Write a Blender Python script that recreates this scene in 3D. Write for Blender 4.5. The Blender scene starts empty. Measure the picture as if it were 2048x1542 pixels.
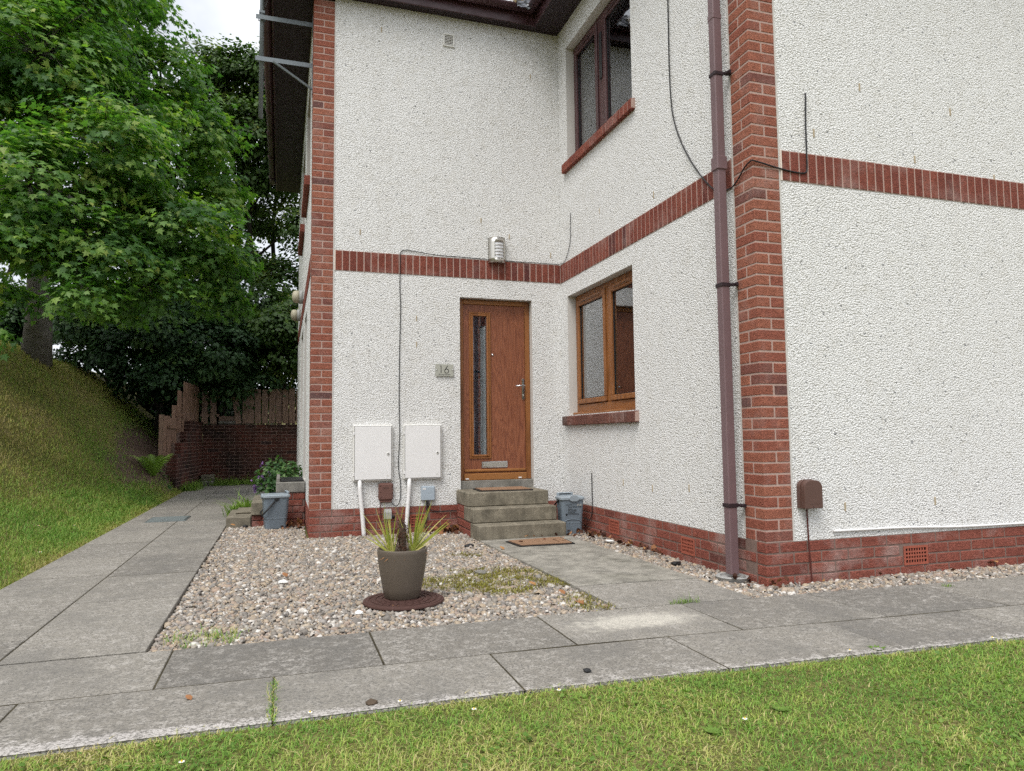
import bpy, math, random
import numpy as np
from mathutils import Vector, Matrix
rng = np.random.default_rng(7); random.seed(7)
SC = bpy.context.scene; COL = SC.collection
R = math.radians

# ------------------------------------------------------------------ camera
CAM = np.array([-3.0462, -3.9836, 1.0179]); FPX = 1415.8; PW, PH = 2048, 1542
PITCH, ROLL, YAW = .07235, -.01111, -.31453
_fw = np.array([-math.sin(YAW) * math.cos(PITCH), math.cos(YAW) * math.cos(PITCH), math.sin(PITCH)])
_r0 = np.array([math.cos(YAW), math.sin(YAW), 0.]); _u0 = np.cross(_r0, _fw)
_rt = math.cos(ROLL) * _r0 + math.sin(ROLL) * _u0; _up = -math.sin(ROLL) * _r0 + math.cos(ROLL) * _u0
cam = bpy.data.cameras.new('camera'); cam.sensor_width = 36; cam.lens = FPX / PW * 36
cam.clip_start = .05; cam.clip_end = 2000
camo = bpy.data.objects.new('camera', cam); COL.objects.link(camo)
camo.matrix_world = Matrix(((_rt[0], _up[0], -_fw[0], CAM[0]), (_rt[1], _up[1], -_fw[1], CAM[1]), (_rt[2], _up[2], -_fw[2], CAM[2]), (0, 0, 0, 1)))
SC.camera = camo

# ------------------------------------------------------------------ sky, sun, exposure
SUN_EL, SUN_AZ = R(58), R(222)
w = bpy.data.worlds.new('World'); SC.world = w; w.use_nodes = True
nt = w.node_tree; nt.nodes.clear()
out = nt.nodes.new('ShaderNodeOutputWorld'); bg = nt.nodes.new('ShaderNodeBackground')
sky = nt.nodes.new('ShaderNodeTexSky'); sky.sky_type = 'NISHITA'; sky.sun_disc = False
sky.sun_elevation = SUN_EL; sky.sun_rotation = SUN_AZ; sky.air_density = 1.0; sky.dust_density = 4.0
hs = nt.nodes.new('ShaderNodeHueSaturation'); hs.inputs['Saturation'].default_value = .22
tc = nt.nodes.new('ShaderNodeTexCoord'); nz = nt.nodes.new('ShaderNodeTexNoise')
nz.noise_dimensions = '4D'; nz.inputs['W'].default_value = 6.; nz.inputs['Scale'].default_value = 2.2; nz.inputs['Detail'].default_value = 6; nz.inputs['Roughness'].default_value = .55
rp = nt.nodes.new('ShaderNodeValToRGB')
rp.color_ramp.elements[0].position = .36; rp.color_ramp.elements[0].color = (4.9, 5.25, 5.85, 1)
rp.color_ramp.elements[1].position = .62; rp.color_ramp.elements[1].color = (10.9, 11.1, 11.3, 1)
mx = nt.nodes.new('ShaderNodeMix'); mx.data_type = 'RGBA'; mx.inputs['Factor'].default_value = .8
nt.links.new(sky.outputs[0], hs.inputs['Color']); nt.links.new(tc.outputs['Generated'], nz.inputs['Vector'])
nt.links.new(nz.outputs['Fac'], rp.inputs['Fac']); nt.links.new(hs.outputs[0], mx.inputs['A']); nt.links.new(rp.outputs[0], mx.inputs['B'])
nt.links.new(mx.outputs['Result'], bg.inputs['Color']); bg.inputs['Strength'].default_value = .092
nt.links.new(bg.outputs[0], out.inputs[0])
sl = bpy.data.lights.new('sun', 'SUN'); sl.energy = 1.5; sl.angle = R(30); sl.color = (1, .965, .91)
so = bpy.data.objects.new('sun', sl); COL.objects.link(so); so.location = (-10, -10, 20)
_sd = Vector((math.sin(SUN_AZ) * math.cos(SUN_EL), math.cos(SUN_AZ) * math.cos(SUN_EL), math.sin(SUN_EL)))
so.rotation_euler = _sd.to_track_quat('Z', 'Y').to_euler()
vs = SC.view_settings; vs.view_transform = 'Standard'; vs.look = 'None'; vs.gamma = 1; vs.use_curve_mapping = False; vs.exposure = .86
SC.cycles.max_bounces = 6; SC.cycles.diffuse_bounces = 3; SC.cycles.use_adaptive_sampling = True; SC.cycles.adaptive_threshold = .02; SC.cycles.use_denoising = False; SC.cycles.transparent_max_bounces = 12

# ------------------------------------------------------------------ helpers
WORG = {}
def tag(o, label=None, cat=None, group=None, kind=None):
    for k, v in (('label', label), ('category', cat), ('group', group), ('kind', kind)):
        if v: o[k] = v
    return o
def link(o, parent, org):
    COL.objects.link(o); org = Vector(org); WORG[o] = org
    if parent is not None: o.parent = parent; o.location = org - WORG[parent]
    else: o.location = org
    return o
def empty(name, loc, parent=None): return link(bpy.data.objects.new(name, None), parent, loc)
def add(name, verts, faces, mat, parent=None, smooth=False, org=None, mats=None, mi=None):
    v = np.asarray(verts, float)
    if org is None: org = ((v[:, 0].min() + v[:, 0].max()) / 2, (v[:, 1].min() + v[:, 1].max()) / 2, v[:, 2].min())
    me = bpy.data.meshes.new(name); me.from_pydata((v - np.array(org)).tolist(), [], faces)
    for m in (mats or [mat]): me.materials.append(m)
    if mi is not None: me.polygons.foreach_set('material_index', mi)
    if smooth: me.polygons.foreach_set('use_smooth', [True] * len(me.polygons))
    me.update()
    return link(bpy.data.objects.new(name, me), parent, org)
def arr(name, V, F, mat, parent=None, org=(0, 0, 0), tint=None, smooth=True):
    """heavy mesh from numpy arrays: V (n,3), F (m,3), tint per vertex"""
    V = np.asarray(V, np.float32) - np.array(org, np.float32); F = np.asarray(F, np.int32)
    me = bpy.data.meshes.new(name); me.vertices.add(len(V)); me.vertices.foreach_set('co', V.ravel())
    k = F.shape[1]; me.loops.add(F.size); me.loops.foreach_set('vertex_index', F.ravel())
    me.polygons.add(len(F)); me.polygons.foreach_set('loop_start', np.arange(0, F.size, k, dtype=np.int32))
    me.polygons.foreach_set('loop_total', np.full(len(F), k, np.int32))
    me.polygons.foreach_set('use_smooth', np.full(len(F), smooth))
    if tint is not None:
        a = me.attributes.new('tint', 'FLOAT', 'POINT'); a.data.foreach_set('value', np.asarray(tint, np.float32))
    me.materials.append(mat); me.update(calc_edges=True); me.validate()
    return link(bpy.data.objects.new(name, me), parent, org)
class MB:
    def __init__(s): s.v = []; s.f = []
    def poly(s, pts, *faces):
        n = len(s.v); s.v += [tuple(p) for p in pts]; s.f += [tuple(i + n for i in f) for f in faces]; return s
    def box(s, x0, x1, y0, y1, z0, z1, b=0.0):
        x0, x1 = sorted((x0, x1)); y0, y1 = sorted((y0, y1)); z0, z1 = sorted((z0, z1))
        if b <= 0:
            return s.poly([(x0, y0, z0), (x1, y0, z0), (x1, y1, z0), (x0, y1, z0), (x0, y0, z1), (x1, y0, z1), (x1, y1, z1), (x0, y1, z1)],
                          (0, 3, 2, 1), (4, 5, 6, 7), (0, 1, 5, 4), (1, 2, 6, 5), (2, 3, 7, 6), (3, 0, 4, 7))
        b = min(b, (x1 - x0) * .4, (y1 - y0) * .4, (z1 - z0) * .4)
        X = (x0, x1); Y = (y0, y1); Z = (z0, z1); P = []; idx = {}
        for i in (0, 1):
            for j in (0, 1):
                for k in (0, 1):
                    sx, sy, sz = (1 if i == 0 else -1), (1 if j == 0 else -1), (1 if k == 0 else -1)
                    idx[i, j, k, 'x'] = len(P); P.append((X[i], Y[j] + sy * b, Z[k] + sz * b))
                    idx[i, j, k, 'y'] = len(P); P.append((X[i] + sx * b, Y[j], Z[k] + sz * b))
                    idx[i, j, k, 'z'] = len(P); P.append((X[i] + sx * b, Y[j] + sy * b, Z[k]))
        F = []
        g = lambda i, j, k, a: idx[i, j, k, a]
        for i in (0, 1):
            q = [g(i, 0, 0, 'x'), g(i, 1, 0, 'x'), g(i, 1, 1, 'x'), g(i, 0, 1, 'x')]; F.append(q if i else q[::-1])
            q = [g(0, i, 0, 'y'), g(0, i, 1, 'y'), g(1, i, 1, 'y'), g(1, i, 0, 'y')]; F.append(q if i else q[::-1])
            q = [g(0, 0, i, 'z'), g(1, 0, i, 'z'), g(1, 1, i, 'z'), g(0, 1, i, 'z')]; F.append(q if i else q[::-1])
        for a in (0, 1):
            for c in (0, 1):
                F.append([g(a, c, 0, 'x'), g(a, c, 1, 'x'), g(a, c, 1, 'y'), g(a, c, 0, 'y')])
                F.append([g(a, 0, c, 'x'), g(a, 1, c, 'x'), g(a, 1, c, 'z'), g(a, 0, c, 'z')])
                F.append([g(0, a, c, 'y'), g(1, a, c, 'y'), g(1, a, c, 'z'), g(0, a, c, 'z')])
                for d in (0, 1): F.append([g(a, c, d, 'x'), g(a, c, d, 'y'), g(a, c, d, 'z')])
        return s.poly(P, *F)
    def tube(s, pts, rad, n=8, cap=True):
        pts = [Vector(p) for p in pts]; m = len(pts); rad = rad if hasattr(rad, '__len__') else [rad] * m
        prev = None; base = len(s.v)
        for i, p in enumerate(pts):
            t = (pts[min(i + 1, m - 1)] - pts[max(i - 1, 0)]).normalized()
            if prev is None: a = t.orthogonal().normalized()
            else: a = (prev - t * prev.dot(t)); a = a.normalized() if a.length > 1e-6 else t.orthogonal().normalized()
            prev = a; b = t.cross(a)
            for k in range(n):
                an = 2 * math.pi * k / n; s.v.append(tuple(p + (a * math.cos(an) + b * math.sin(an)) * rad[i]))
        for i in range(m - 1):
            for k in range(n):
                s.f.append((base + i * n + k, base + i * n + (k + 1) % n, base + (i + 1) * n + (k + 1) % n, base + (i + 1) * n + k))
        if cap:
            s.f.append(tuple(base + k for k in range(n))[::-1]); s.f.append(tuple(base + (m - 1) * n + k for k in range(n)))
        return s
    def lathe(s, prof, c=(0, 0, 0), n=32, axis='z', cap0=True, cap1=True):
        base = len(s.v); c = Vector(c)
        for r, h in prof:
            for k in range(n):
                a = 2 * math.pi * k / n; x, y = r * math.cos(a), r * math.sin(a)
                s.v.append(tuple(c + Vector({'z': (x, y, h), 'y': (x, h, y), 'x': (h, x, y)}[axis])))
        for i in range(len(prof) - 1):
            for k in range(n):
                s.f.append((base + i * n + k, base + i * n + (k + 1) % n, base + (i + 1) * n + (k + 1) % n, base + (i + 1) * n + k))
        if cap0: s.f.append(tuple(base + k for k in range(n))[::-1])
        if cap1: s.f.append(tuple(base + (len(prof) - 1) * n + k for k in range(n)))
        return s
    def prism(s, pts, d):
        """closed polygon pts (3d) extruded by vector d"""
        n = len(pts); b = len(s.v); d = Vector(d)
        s.v += [tuple(p) for p in pts] + [tuple(Vector(p) + d) for p in pts]
        s.f.append(tuple(b + i for i in range(n))); s.f.append(tuple(b + n + i for i in range(n))[::-1])
        for i in range(n): s.f.append((b + i, b + n + i, b + n + (i + 1) % n, b + (i + 1) % n))
        return s
    def build(s, name, mat, parent=None, smooth=False, org=None):
        o = add(name, s.v, s.f, mat, parent, smooth, org)
        return o
def bx(name, x0, x1, y0, y1, z0, z1, mat, parent=None, b=.003): return MB().box(x0, x1, y0, y1, z0, z1, b).build(name, mat, parent)
def text(name, s, size, mat, loc, rot, parent=None, align='CENTER'):
    c = bpy.data.curves.new('t', 'FONT'); c.body = s; c.size = size; c.align_x = align; c.extrude = .0004; c.resolution_u = 2
    t = bpy.data.objects.new('t', c); COL.objects.link(t)
    me = bpy.data.meshes.new_from_object(t.evaluated_get(bpy.context.evaluated_depsgraph_get()))
    bpy.data.objects.remove(t); me.materials.clear(); me.materials.append(mat)
    o = bpy.data.objects.new(name, me); me.name = name; link(o, parent, loc); o.rotation_euler = rot
    return o

# ------------------------------------------------------------------ materials
class NT:
    def __init__(s, name, rough=.7, spec=.3):
        s.m = bpy.data.materials.new(name); s.m.use_nodes = True; s.t = s.m.node_tree
        s.b = s.t.nodes['Principled BSDF']; s.o = s.t.nodes['Material Output']
        s.b.inputs['Roughness'].default_value = rough; s.b.inputs['Specular IOR Level'].default_value = spec
    def n(s, typ, **kw):
        nd = s.t.nodes.new(typ)
        for k, v in kw.items():
            if k.startswith('_'): setattr(nd, k[1:], v)
            else:
                key = int(k[1:]) if k[0] == 'i' and k[1:].isdigit() else k.replace('__', ' ')
                if isinstance(v, bpy.types.NodeSocket): s.t.links.new(v, nd.inputs[key])
                else: nd.inputs[key].default_value = v
        return nd
    def L(s, a, b): s.t.links.new(a, b)
    def coord(s, kind='Object', scale=(1, 1, 1), rand=False):
        if kind == 'World': v = s.n('ShaderNodeNewGeometry').outputs['Position']
        else: v = s.n('ShaderNodeTexCoord').outputs[kind]
        mp = s.n('ShaderNodeMapping', Vector=v, Scale=scale)
        if rand:
            oi = s.n('ShaderNodeObjectInfo'); mm = s.n('ShaderNodeMath', _operation='MULTIPLY', i0=oi.outputs['Random'], i1=40.)
            cb = s.n('ShaderNodeCombineXYZ', X=mm.outputs[0], Y=mm.outputs[0], Z=mm.outputs[0]); s.L(cb.outputs[0], mp.inputs['Location'])
        return mp.outputs[0]
    def noise(s, vec, scale, detail=4, rough=.55, dist=0): return s.n('ShaderNodeTexNoise', Vector=vec, Scale=scale, Detail=detail, Roughness=rough, Distortion=dist).outputs['Fac']
    def ramp(s, fac, *stops, interp='LINEAR'):
        r = s.n('ShaderNodeValToRGB', Fac=fac); cr = r.color_ramp; cr.interpolation = interp
        while len(cr.elements) < len(stops): cr.elements.new(.5)
        for e, (p, c) in zip(cr.elements, stops):
            e.position = p; e.color = (c, c, c, 1) if not hasattr(c, '__len__') else (*c[:3], 1)
        return r.outputs[0]
    def mix(s, fac, a, b, blend='MIX'):
        m = s.n('ShaderNodeMix', _data_type='RGBA', _blend_type=blend)
        for k, v in (('Factor', fac), ('A', a), ('B', b)):
            sk = [i for i in m.inputs if i.name == k and (i.type == 'RGBA' or k == 'Factor') and i.enabled][0]
            if isinstance(v, bpy.types.NodeSocket): s.L(v, sk)
            else: sk.default_value = v if k == 'Factor' else ((v, v, v, 1) if not hasattr(v, '__len__') else (*v[:3], 1))
        return [o for o in m.outputs if o.enabled and o.type == 'RGBA'][0]
    def math(s, op, a, b=0., clamp=False): return s.n('ShaderNodeMath', _operation=op, _use_clamp=clamp, i0=a, i1=b).outputs[0]
    def bump(s, h, dist=.002, strength=1., normal=None):
        b = s.n('ShaderNodeBump', Height=h, Distance=dist, Strength=strength)
        if normal is not None: s.L(normal, b.inputs['Normal'])
        s.L(b.outputs[0], s.b.inputs['Normal']); return b.outputs[0]
    def col(s, c):
        if isinstance(c, bpy.types.NodeSocket): s.L(c, s.b.inputs['Base Color'])
        else: s.b.inputs['Base Color'].default_value = (*c[:3], 1)
        return s
def M_plain(name, c, rough=.5, spec=.4, var=.12, vs=18, bump=0, metal=0, rand=0, coord='Object'):
    t = NT(name, rough, spec); t.b.inputs['Metallic'].default_value = metal
    v = t.coord(coord); f = t.noise(v, vs, 5)
    cc = t.mix(f, [x * (1 - var) for x in c], [min(1, x * (1 + var)) for x in c])
    if rand:
        oi = t.n('ShaderNodeObjectInfo'); cc = t.mix(rand, cc, t.ramp(oi.outputs['Random'], (0, [x * .55 for x in c]), (1, [x * 1.35 for x in c])))
    t.col(cc)
    rr = t.ramp(t.noise(v, vs * 3, 3), (.3, max(0, rough - .1)), (.7, min(1, rough + .1))); t.L(rr, t.b.inputs['Roughness'])
    if bump: t.bump(t.noise(v, vs * 6, 4), bump, .6)
    return t.m
def M_roughcast():
    t = NT('roughcast_render', .85, .25); v = t.coord('World')
    dz = t.n('ShaderNodeMapping', Vector=v, Scale=(1, 1, 1.15)).outputs[0]
    nz = t.n('ShaderNodeTexNoise', Vector=dz, Scale=40., Detail=2.); d2 = t.n('ShaderNodeVectorMath', _operation='SCALE', i0=nz.outputs['Color'], Scale=.008).outputs[0]
    d3 = t.n('ShaderNodeVectorMath', _operation='ADD', i0=dz, i1=d2).outputs[0]
    v1 = t.n('ShaderNodeTexVoronoi', Vector=d3, Scale=76., Randomness=1.); v2 = t.n('ShaderNodeTexVoronoi', Vector=d3, Scale=125.)
    h = t.math('ADD', t.math('MULTIPLY', v1.outputs['Distance'], -1.), t.math('MULTIPLY', v2.outputs['Distance'], -.45))
    big = t.noise(v, .7, 5); mid = t.noise(v, 9., 4)
    base = t.mix(big, (.83, .828, .82), (.90, .90, .897))
    base = t.mix(t.ramp(mid, (.5, 0), (.78, .35)), base, (.66, .63, .56))
    gap = t.ramp(v1.outputs['Distance'], (.41, 0.), (.76, .52))           # darker tone between the stones
    base = t.mix(gap, base, (.33, .32, .295))
    sx = t.n('ShaderNodeSeparateColor', Color=v1.outputs['Color']).outputs[0]
    base = t.mix(t.ramp(sx, (.92, 0), (.94, .25)), base, (.50, .47, .42))
    base = t.mix(t.ramp(sx, (.992, 0), (.994, .75)), base, (.10, .11, .13))
    stv = t.n('ShaderNodeMapping', Vector=v, Scale=(5., 5., .35)).outputs[0]
    base = t.mix(t.ramp(t.noise(stv, 1.5, 5, .65), (.52, 0), (.75, .11)), base, (.45, .42, .37))   # faint rain streaks
    t.col(base); t.bump(h, .010, .9); return t.m
def M_brick(name, c0, c1, dark, eff=0.25, rand=True, grime=0.):
    t = NT(name, .85, .2); v = t.coord('Object', rand=rand)
    if rand: rr = t.n('ShaderNodeObjectInfo').outputs['Random']
    else: rr = t.noise(t.coord('World'), 9., 1)
    base = t.ramp(rr, (0, c0), (.55, c1), (.9, c0), (.955, [.5 * a + .5 * b for a, b in zip(c0, dark)]), (.98, dark), (1, c0))
    sp = t.n('ShaderNodeMapping', Vector=v, Scale=(1, 1, 2.4)).outputs[0]
    rip = t.n('ShaderNodeTexNoise', Vector=sp, Scale=42., Detail=2.5, Distortion=2.2).outputs['Fac']
    fine = t.noise(v, 260, 3)
    base = t.mix(t.ramp(rip, (.38, .6), (.55, 0)), base, [x * .38 for x in c0])
    base = t.mix(t.ramp(t.noise(v, 22, 4), (.55, 0), (.8, .5)), base, [min(1, x * 1.35) for x in c1])
    wv = t.coord('World')
    base = t.mix(t.math('MULTIPLY', t.ramp(t.noise(wv, 3.1, 6, .65), (.5, 0), (.72, 1)), eff), base, (.5, .40, .37))
    if grime: base = t.mix(t.ramp(t.noise(wv, 1.6, 6, .6), (.38, grime), (.62, .1)), base, (.018, .017, .016))
    t.col(base); t.bump(t.math('ADD', t.math('MULTIPLY', rip, 1.), t.math('MULTIPLY', fine, .25)), .011, .9); return t.m
def M_slab():
    t = NT('weathered_concrete_paving', .9, .15); v = t.coord('World'); rr = t.n('ShaderNodeObjectInfo').outputs['Random']
    base = t.ramp(rr, (0, (.195, .18, .158)), (.35, (.262, .243, .213)), (.7, (.222, .205, .18)), (1, (.165, .153, .136)))
    st = t.n('ShaderNodeMapping', Vector=v, Scale=(1, 1.3, 1)).outputs[0]
    fine = t.noise(st, 95., 2.5, .75); mid = t.noise(v, 21., 4, .7); big = t.noise(v, 1.9, 5, .62)
    base = t.mix(t.ramp(fine, (.36, .7), (.5, 0)), base, (.09, .088, .086))
    base = t.mix(t.ramp(big, (.34, .35), (.52, 0)), base, (.12, .118, .116))
    wear = t.math('ADD', t.math('MULTIPLY', big, .55), t.math('MULTIPLY', mid, .45))            # surface laitance worn to pale flecks
    fl = t.math('MULTIPLY', t.ramp(wear, (.44, .12), (.62, 1)), t.ramp(t.math('ADD', t.math('MULTIPLY', fine, .6), t.math('MULTIPLY', mid, .4)), (.49, 0), (.57, 1)))
    base = t.mix(t.math('MULTIPLY', fl, .6), base, (.46, .435, .405))
    sep = t.n('ShaderNodeSeparateXYZ', Vector=v); dx = t.math('DIVIDE', t.math('ADD', sep.outputs[0], 1.25), .40); dy = t.math('DIVIDE', t.math('ADD', sep.outputs[1], .53), .17)
    el = t.math('SQRT', t.math('ADD', t.math('MULTIPLY', dx, dx), t.math('MULTIPLY', dy, dy)))
    el = t.math('ADD', el, t.math('ADD', t.math('MULTIPLY', t.math('SUBTRACT', mid, .5), 1.7), t.math('MULTIPLY', t.math('SUBTRACT', fine, .5), 1.2)))
    base = t.mix(t.math('MULTIPLY', t.ramp(el, (.5, .95), (1.1, 0)), t.ramp(fine, (.36, .35), (.52, 1))), base, (.52, .49, .43))                          # scuffed bare patch before the step path
    ed = t.math('ADD', t.math('MULTIPLY', sep.outputs[1], -5.), t.math('ADD', t.math('MULTIPLY', sep.outputs[0], -.23), t.math('ADD', t.math('MULTIPLY', mid, 1.1), t.math('MULTIPLY', fine, .8))))
    base = t.mix(t.math('MULTIPLY', t.ramp(t.math('SUBTRACT', ed, 7.55), (.25, 0), (.5, .8)), t.ramp(fine, (.42, .1), (.54, 1))), base, (.52, .49, .47))   # flaked skin along the lawn edge
    t.col(base); t.bump(fine, .004, .8); return t.m
def M_concrete(name, c, streak=True):
    t = NT(name, .9, .15); v = t.coord('World'); f = t.noise(v, 9., 6, .62); g = t.noise(v, 90., 4, .7)
    base = t.mix(t.ramp(f, (.3, 0.), (.7, 1.)), [x * .5 for x in c], [x * 1.35 for x in c]); base = t.mix(t.ramp(g, (.4, .5), (.62, 0)), base, [x * .45 for x in c])
    st = t.n('ShaderNodeMapping', Vector=v, Scale=(14, 14, 1.2)).outputs[0]
    base = t.mix(t.ramp(t.noise(st, 1.6, 4), (.5, 0), (.75, .5)), base, [x * .4 for x in c] if streak else c)
    base = t.mix(t.ramp(t.noise(v, 3., 5), (.52, 0), (.75, .3)), base, (.10, .098, .065))
    t.col(base); t.bump(g, .003, .7); return t.m
def M_tint(name, stops, rough=.6, spec=.25, trans=0., nscale=0, bump=0):
    t = NT(name, rough, spec); a = t.n('ShaderNodeAttribute', _attribute_name='tint').outputs['Fac']; c = t.ramp(a, *stops)
    if nscale: c = t.mix(t.ramp(t.noise(t.coord('World'), nscale, 4), (.35, .3), (.55, 0)), c, (.12, .105, .095))
    t.col(c)
    if bump: t.bump(t.noise(t.coord('World'), 200., 3), bump, .5)
    if trans:
        tr = t.n('ShaderNodeBsdfTranslucent', Color=t.mix(.0, t.mix(1., c, (1.2, 1.5, .5), 'MULTIPLY'), 0)); ms = t.n('ShaderNodeMixShader', Fac=trans)
        t.L(t.b.outputs[0], ms.inputs[1]); t.L(tr.outputs[0], ms.inputs[2]); t.L(ms.outputs[0], t.o.inputs['Surface'])
    return t.m
def M_wood(name, c, dark, axis='z', scale=9., knot=6.):
    t = NT(name, .42, .4); sc = {'z': (1, 1, .09), 'y': (1, .09, 1), 'x': (.09, 1, 1)}[axis]; v = t.coord('World', sc)
    big = t.n('ShaderNodeTexNoise', Vector=v, Scale=scale, Detail=2., Distortion=.4).outputs['Fac']
    bands = t.math('FRACT', t.math('MULTIPLY', big, knot)); line = t.ramp(bands, (.0, 1.), (.28, .15), (.62, .1), (1., 1.))
    fine = t.noise(t.n('ShaderNodeMapping', Vector=v, Scale=(1, 1, .3) if axis == 'z' else (1, .3, 1)).outputs[0], 220., 3)
    b = t.mix(line, c, dark); b = t.mix(t.ramp(fine, (.4, .35), (.6, 0)), b, dark)
    t.col(b); t.bump(t.math('ADD', line, fine), -.0012, .6); return t.m
def M_glass(name, tintc=(.8, .85, .88), rough=0.0, boost=1.9):
    t = NT(name); v = t.coord('World'); t.t.nodes.remove(t.b)
    fr = t.n('ShaderNodeFresnel', IOR=1.52); f = t.math('MULTIPLY', fr.outputs[0], boost, True)
    bp = t.n('ShaderNodeBump', Height=t.noise(v, 2.2, 2), Distance=.0025, Strength=.35)
    gl = t.n('ShaderNodeBsdfGlossy', Color=(.95, .97, 1, 1), Roughness=rough, Normal=bp.outputs[0])
    tr = t.n('ShaderNodeBsdfTransparent', Color=(*tintc, 1)); ms = t.n('ShaderNodeMixShader', Fac=f, i1=tr.outputs[0], i2=gl.outputs[0])
    t.L(ms.outputs[0], t.o.inputs['Surface']); return t.m
def M_ground(name, stops, scale=3., bump=.01):
    t = NT(name, .95, .1); v = t.coord('World'); f = t.noise(v, scale, 8, .65); g = t.noise(v, scale * 22, 4, .7)
    c = t.ramp(f, *stops); c = t.mix(t.ramp(g, (.35, .6), (.6, 0)), c, [x * .4 for x in stops[0][1]]); t.col(c); t.bump(g, bump, .8); return t.m

BR0, BR1, BRD = (.305, .10, .068), (.38, .145, .092), (.13, .078, .078)
MAT = dict(
    rough=M_roughcast(), reveal=M_plain('smooth_painted_render', (.56, .54, .51), .8, .2, .1, 6, .001),
    bead=M_plain('render_edge_bead', (.72, .62, .55), .7, .2, .1, 30),
    brick=M_brick('rustic_red_brick', BR0, BR1, BRD), soldier=M_brick('red_soldier_brick', (.22, .064, .046), (.28, .085, .058), (.10, .04, .04), .32),
    mortar=M_plain('pinkish_mortar', (.42, .30, .26), .95, .1, .25, 60, .002), mortar_d=M_plain('dirty_mortar', (.20, .14, .12), .95, .1, .4, 20, .002),
    plinth=M_brick('plinth_red_brick', (.255, .078, .057), (.31, .10, .071), (.11, .05, .045), .55),
    oldbrick=M_brick('mossy_old_brick', (.13, .045, .033), (.17, .058, .042), (.05, .03, .03), .1, True, .85),
    sill=M_brick('weathered_sill_brick', (.16, .07, .055), (.20, .085, .065), (.09, .06, .05), .4),
    slab=M_slab(), conc=M_concrete('stained_step_concrete', (.25, .222, .172)), conc2=M_concrete('pale_cast_concrete', (.27, .258, .235), False),
    pathc=M_concrete('path_concrete', (.315, .297, .26), False),
    upvc=M_plain('brown_upvc_pipe', (.165, .105, .112), .45, .4, .18, 4, .0004, coord='World'), fascia=M_plain('mahogany_fascia', (.060, .027, .032), .35, .45, .2, 3),
    soffit=M_plain('dark_brown_soffit', (.032, .020, .024), .5, .3, .2, 3), roof=M_plain('brown_roof_tile', (.10, .05, .04), .85, .2, .3, 8),
    gutter=M_plain('brown_gutter', (.085, .045, .05), .4, .45, .25, 5),
    oak=M_wood('golden_oak_frame', (.30, .118, .036), (.17, .062, .018), 'z', 12., 3.), oakh=M_wood('golden_oak_rail', (.30, .118, .036), (.17, .062, .018), 'y', 12., 3.),
    oakx=M_wood('golden_oak_door_rail', (.33, .14, .042), (.20, .08, .022), 'x', 12., 3.),
    door=M_wood('woodgrain_door', (.30, .108, .052), (.165, .052, .026), 'z', 11., 15.), mahog=M_wood('mahogany_frame', (.085, .035, .035), (.05, .02, .022), 'z', 12., 3.),
    glass=M_glass('window_glass', boost=3.2), doorglass=M_glass('door_glass', (.55, .62, .66), .02, 6.),
    room=M_plain('room_wall', (.22, .21, .20), .9, .1), curtain=M_plain('net_curtain', (.80, .81, .83), .9, .1, .1, 9), black=M_plain('black_plastic', (.012, .012, .013), .5, .4, .2, 30),
    dark=M_plain('opening_shade', (.01, .01, .01), .9, .05), steel=M_plain('brushed_steel', (.55, .53, .49), .34, .5, .08, 60, 0, 1.), chrome=M_plain('polished_chrome', (.62, .63, .65), .12, .5, .03, 30, 0, 1.),  # the near-black entry stands in for the shade inside openings
    galv=M_plain('galvanised_steel', (.17, .195, .21), .5, .45, .25, 40, .0003, .4), frost=M_plain('frosted_diffuser', (.78, .79, .83), .4, .4, .03, 20),
    white=M_plain('white_plastic', (.78, .77, .77), .4, .4, .05, 5), whited=M_plain('aged_white_plastic', (.70, .69, .66), .5, .35, .1, 12),
    bbox=M_plain('brown_plastic_box', (.14, .068, .055), .5, .4, .12, 12), dbox=M_plain('dark_brown_box', (.105, .055, .043), .48, .4, .12, 12),
    gbox=M_plain('grey_enamel_box', (.36, .42, .48), .45, .4, .1, 20), gbox2=M_plain('grey_plastic_box', (.34, .34, .33), .55, .3, .1, 20),
    cable=M_plain('black_cable', (.02, .02, .022), .5, .3), bcable=M_plain('brown_cable', (.09, .025, .02), .5, .3), plate=M_plain('brushed_sign', (.40, .40, .35), .45, .4, .05, 40),
    ink=M_plain('black_ink', (.006, .006, .006), .5, .2), bin=M_plain('grey_bin_plastic', (.155, .19, .225), .45, .4, .1, 9), binlid=M_plain('pale_grey_bin_lid', (.26, .30, .335), .45, .4, .1, 9),
    pot=M_plain('taupe_plastic_pot', (.115, .093, .073), .5, .35, .1, 14), soil=M_plain('potting_soil', (.11, .085, .06), .95, .1, .6, 60, .006),
    rubber=M_plain('brown_rubber_mat', (.072, .036, .030), .75, .25, .3, 25, .001), coir=M_plain('coir_mat', (.27, .165, .105), .95, .1, .35, 140, .004),
    bark=M_ground('maple_bark', ((.3, (.15, .135, .115)), (.7, (.29, .27, .24))), 9., .03), bark2=M_ground('dark_bark', ((.3, (.03, .026, .02)), (.7, (.07, .06, .05))), 7., .02),
    fence=M_wood('weathered_fence_board', (.31, .19, .135), (.16, .092, .066), 'z', 20., 5.), terra=M_plain('terracotta_vent', (.33, .095, .062), .85, .2, .18, 25, .001),
    stem=M_plain('dry_plant_stem', (.10, .075, .055), .95, .1, .6, 40, .004), drain=M_plain('ribbed_drain_cover', (.13, .15, .15), .5, .4, .2, 20, .001, .4),
)
MAT['seam'] = M_plain('gap_shade', (.16, .155, .15), .8, .1); MAT['cream'] = M_plain('cream_globe', (.42, .385, .29), .5, .3)  # the dark grey entry paints the shade of a panel gap
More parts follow.
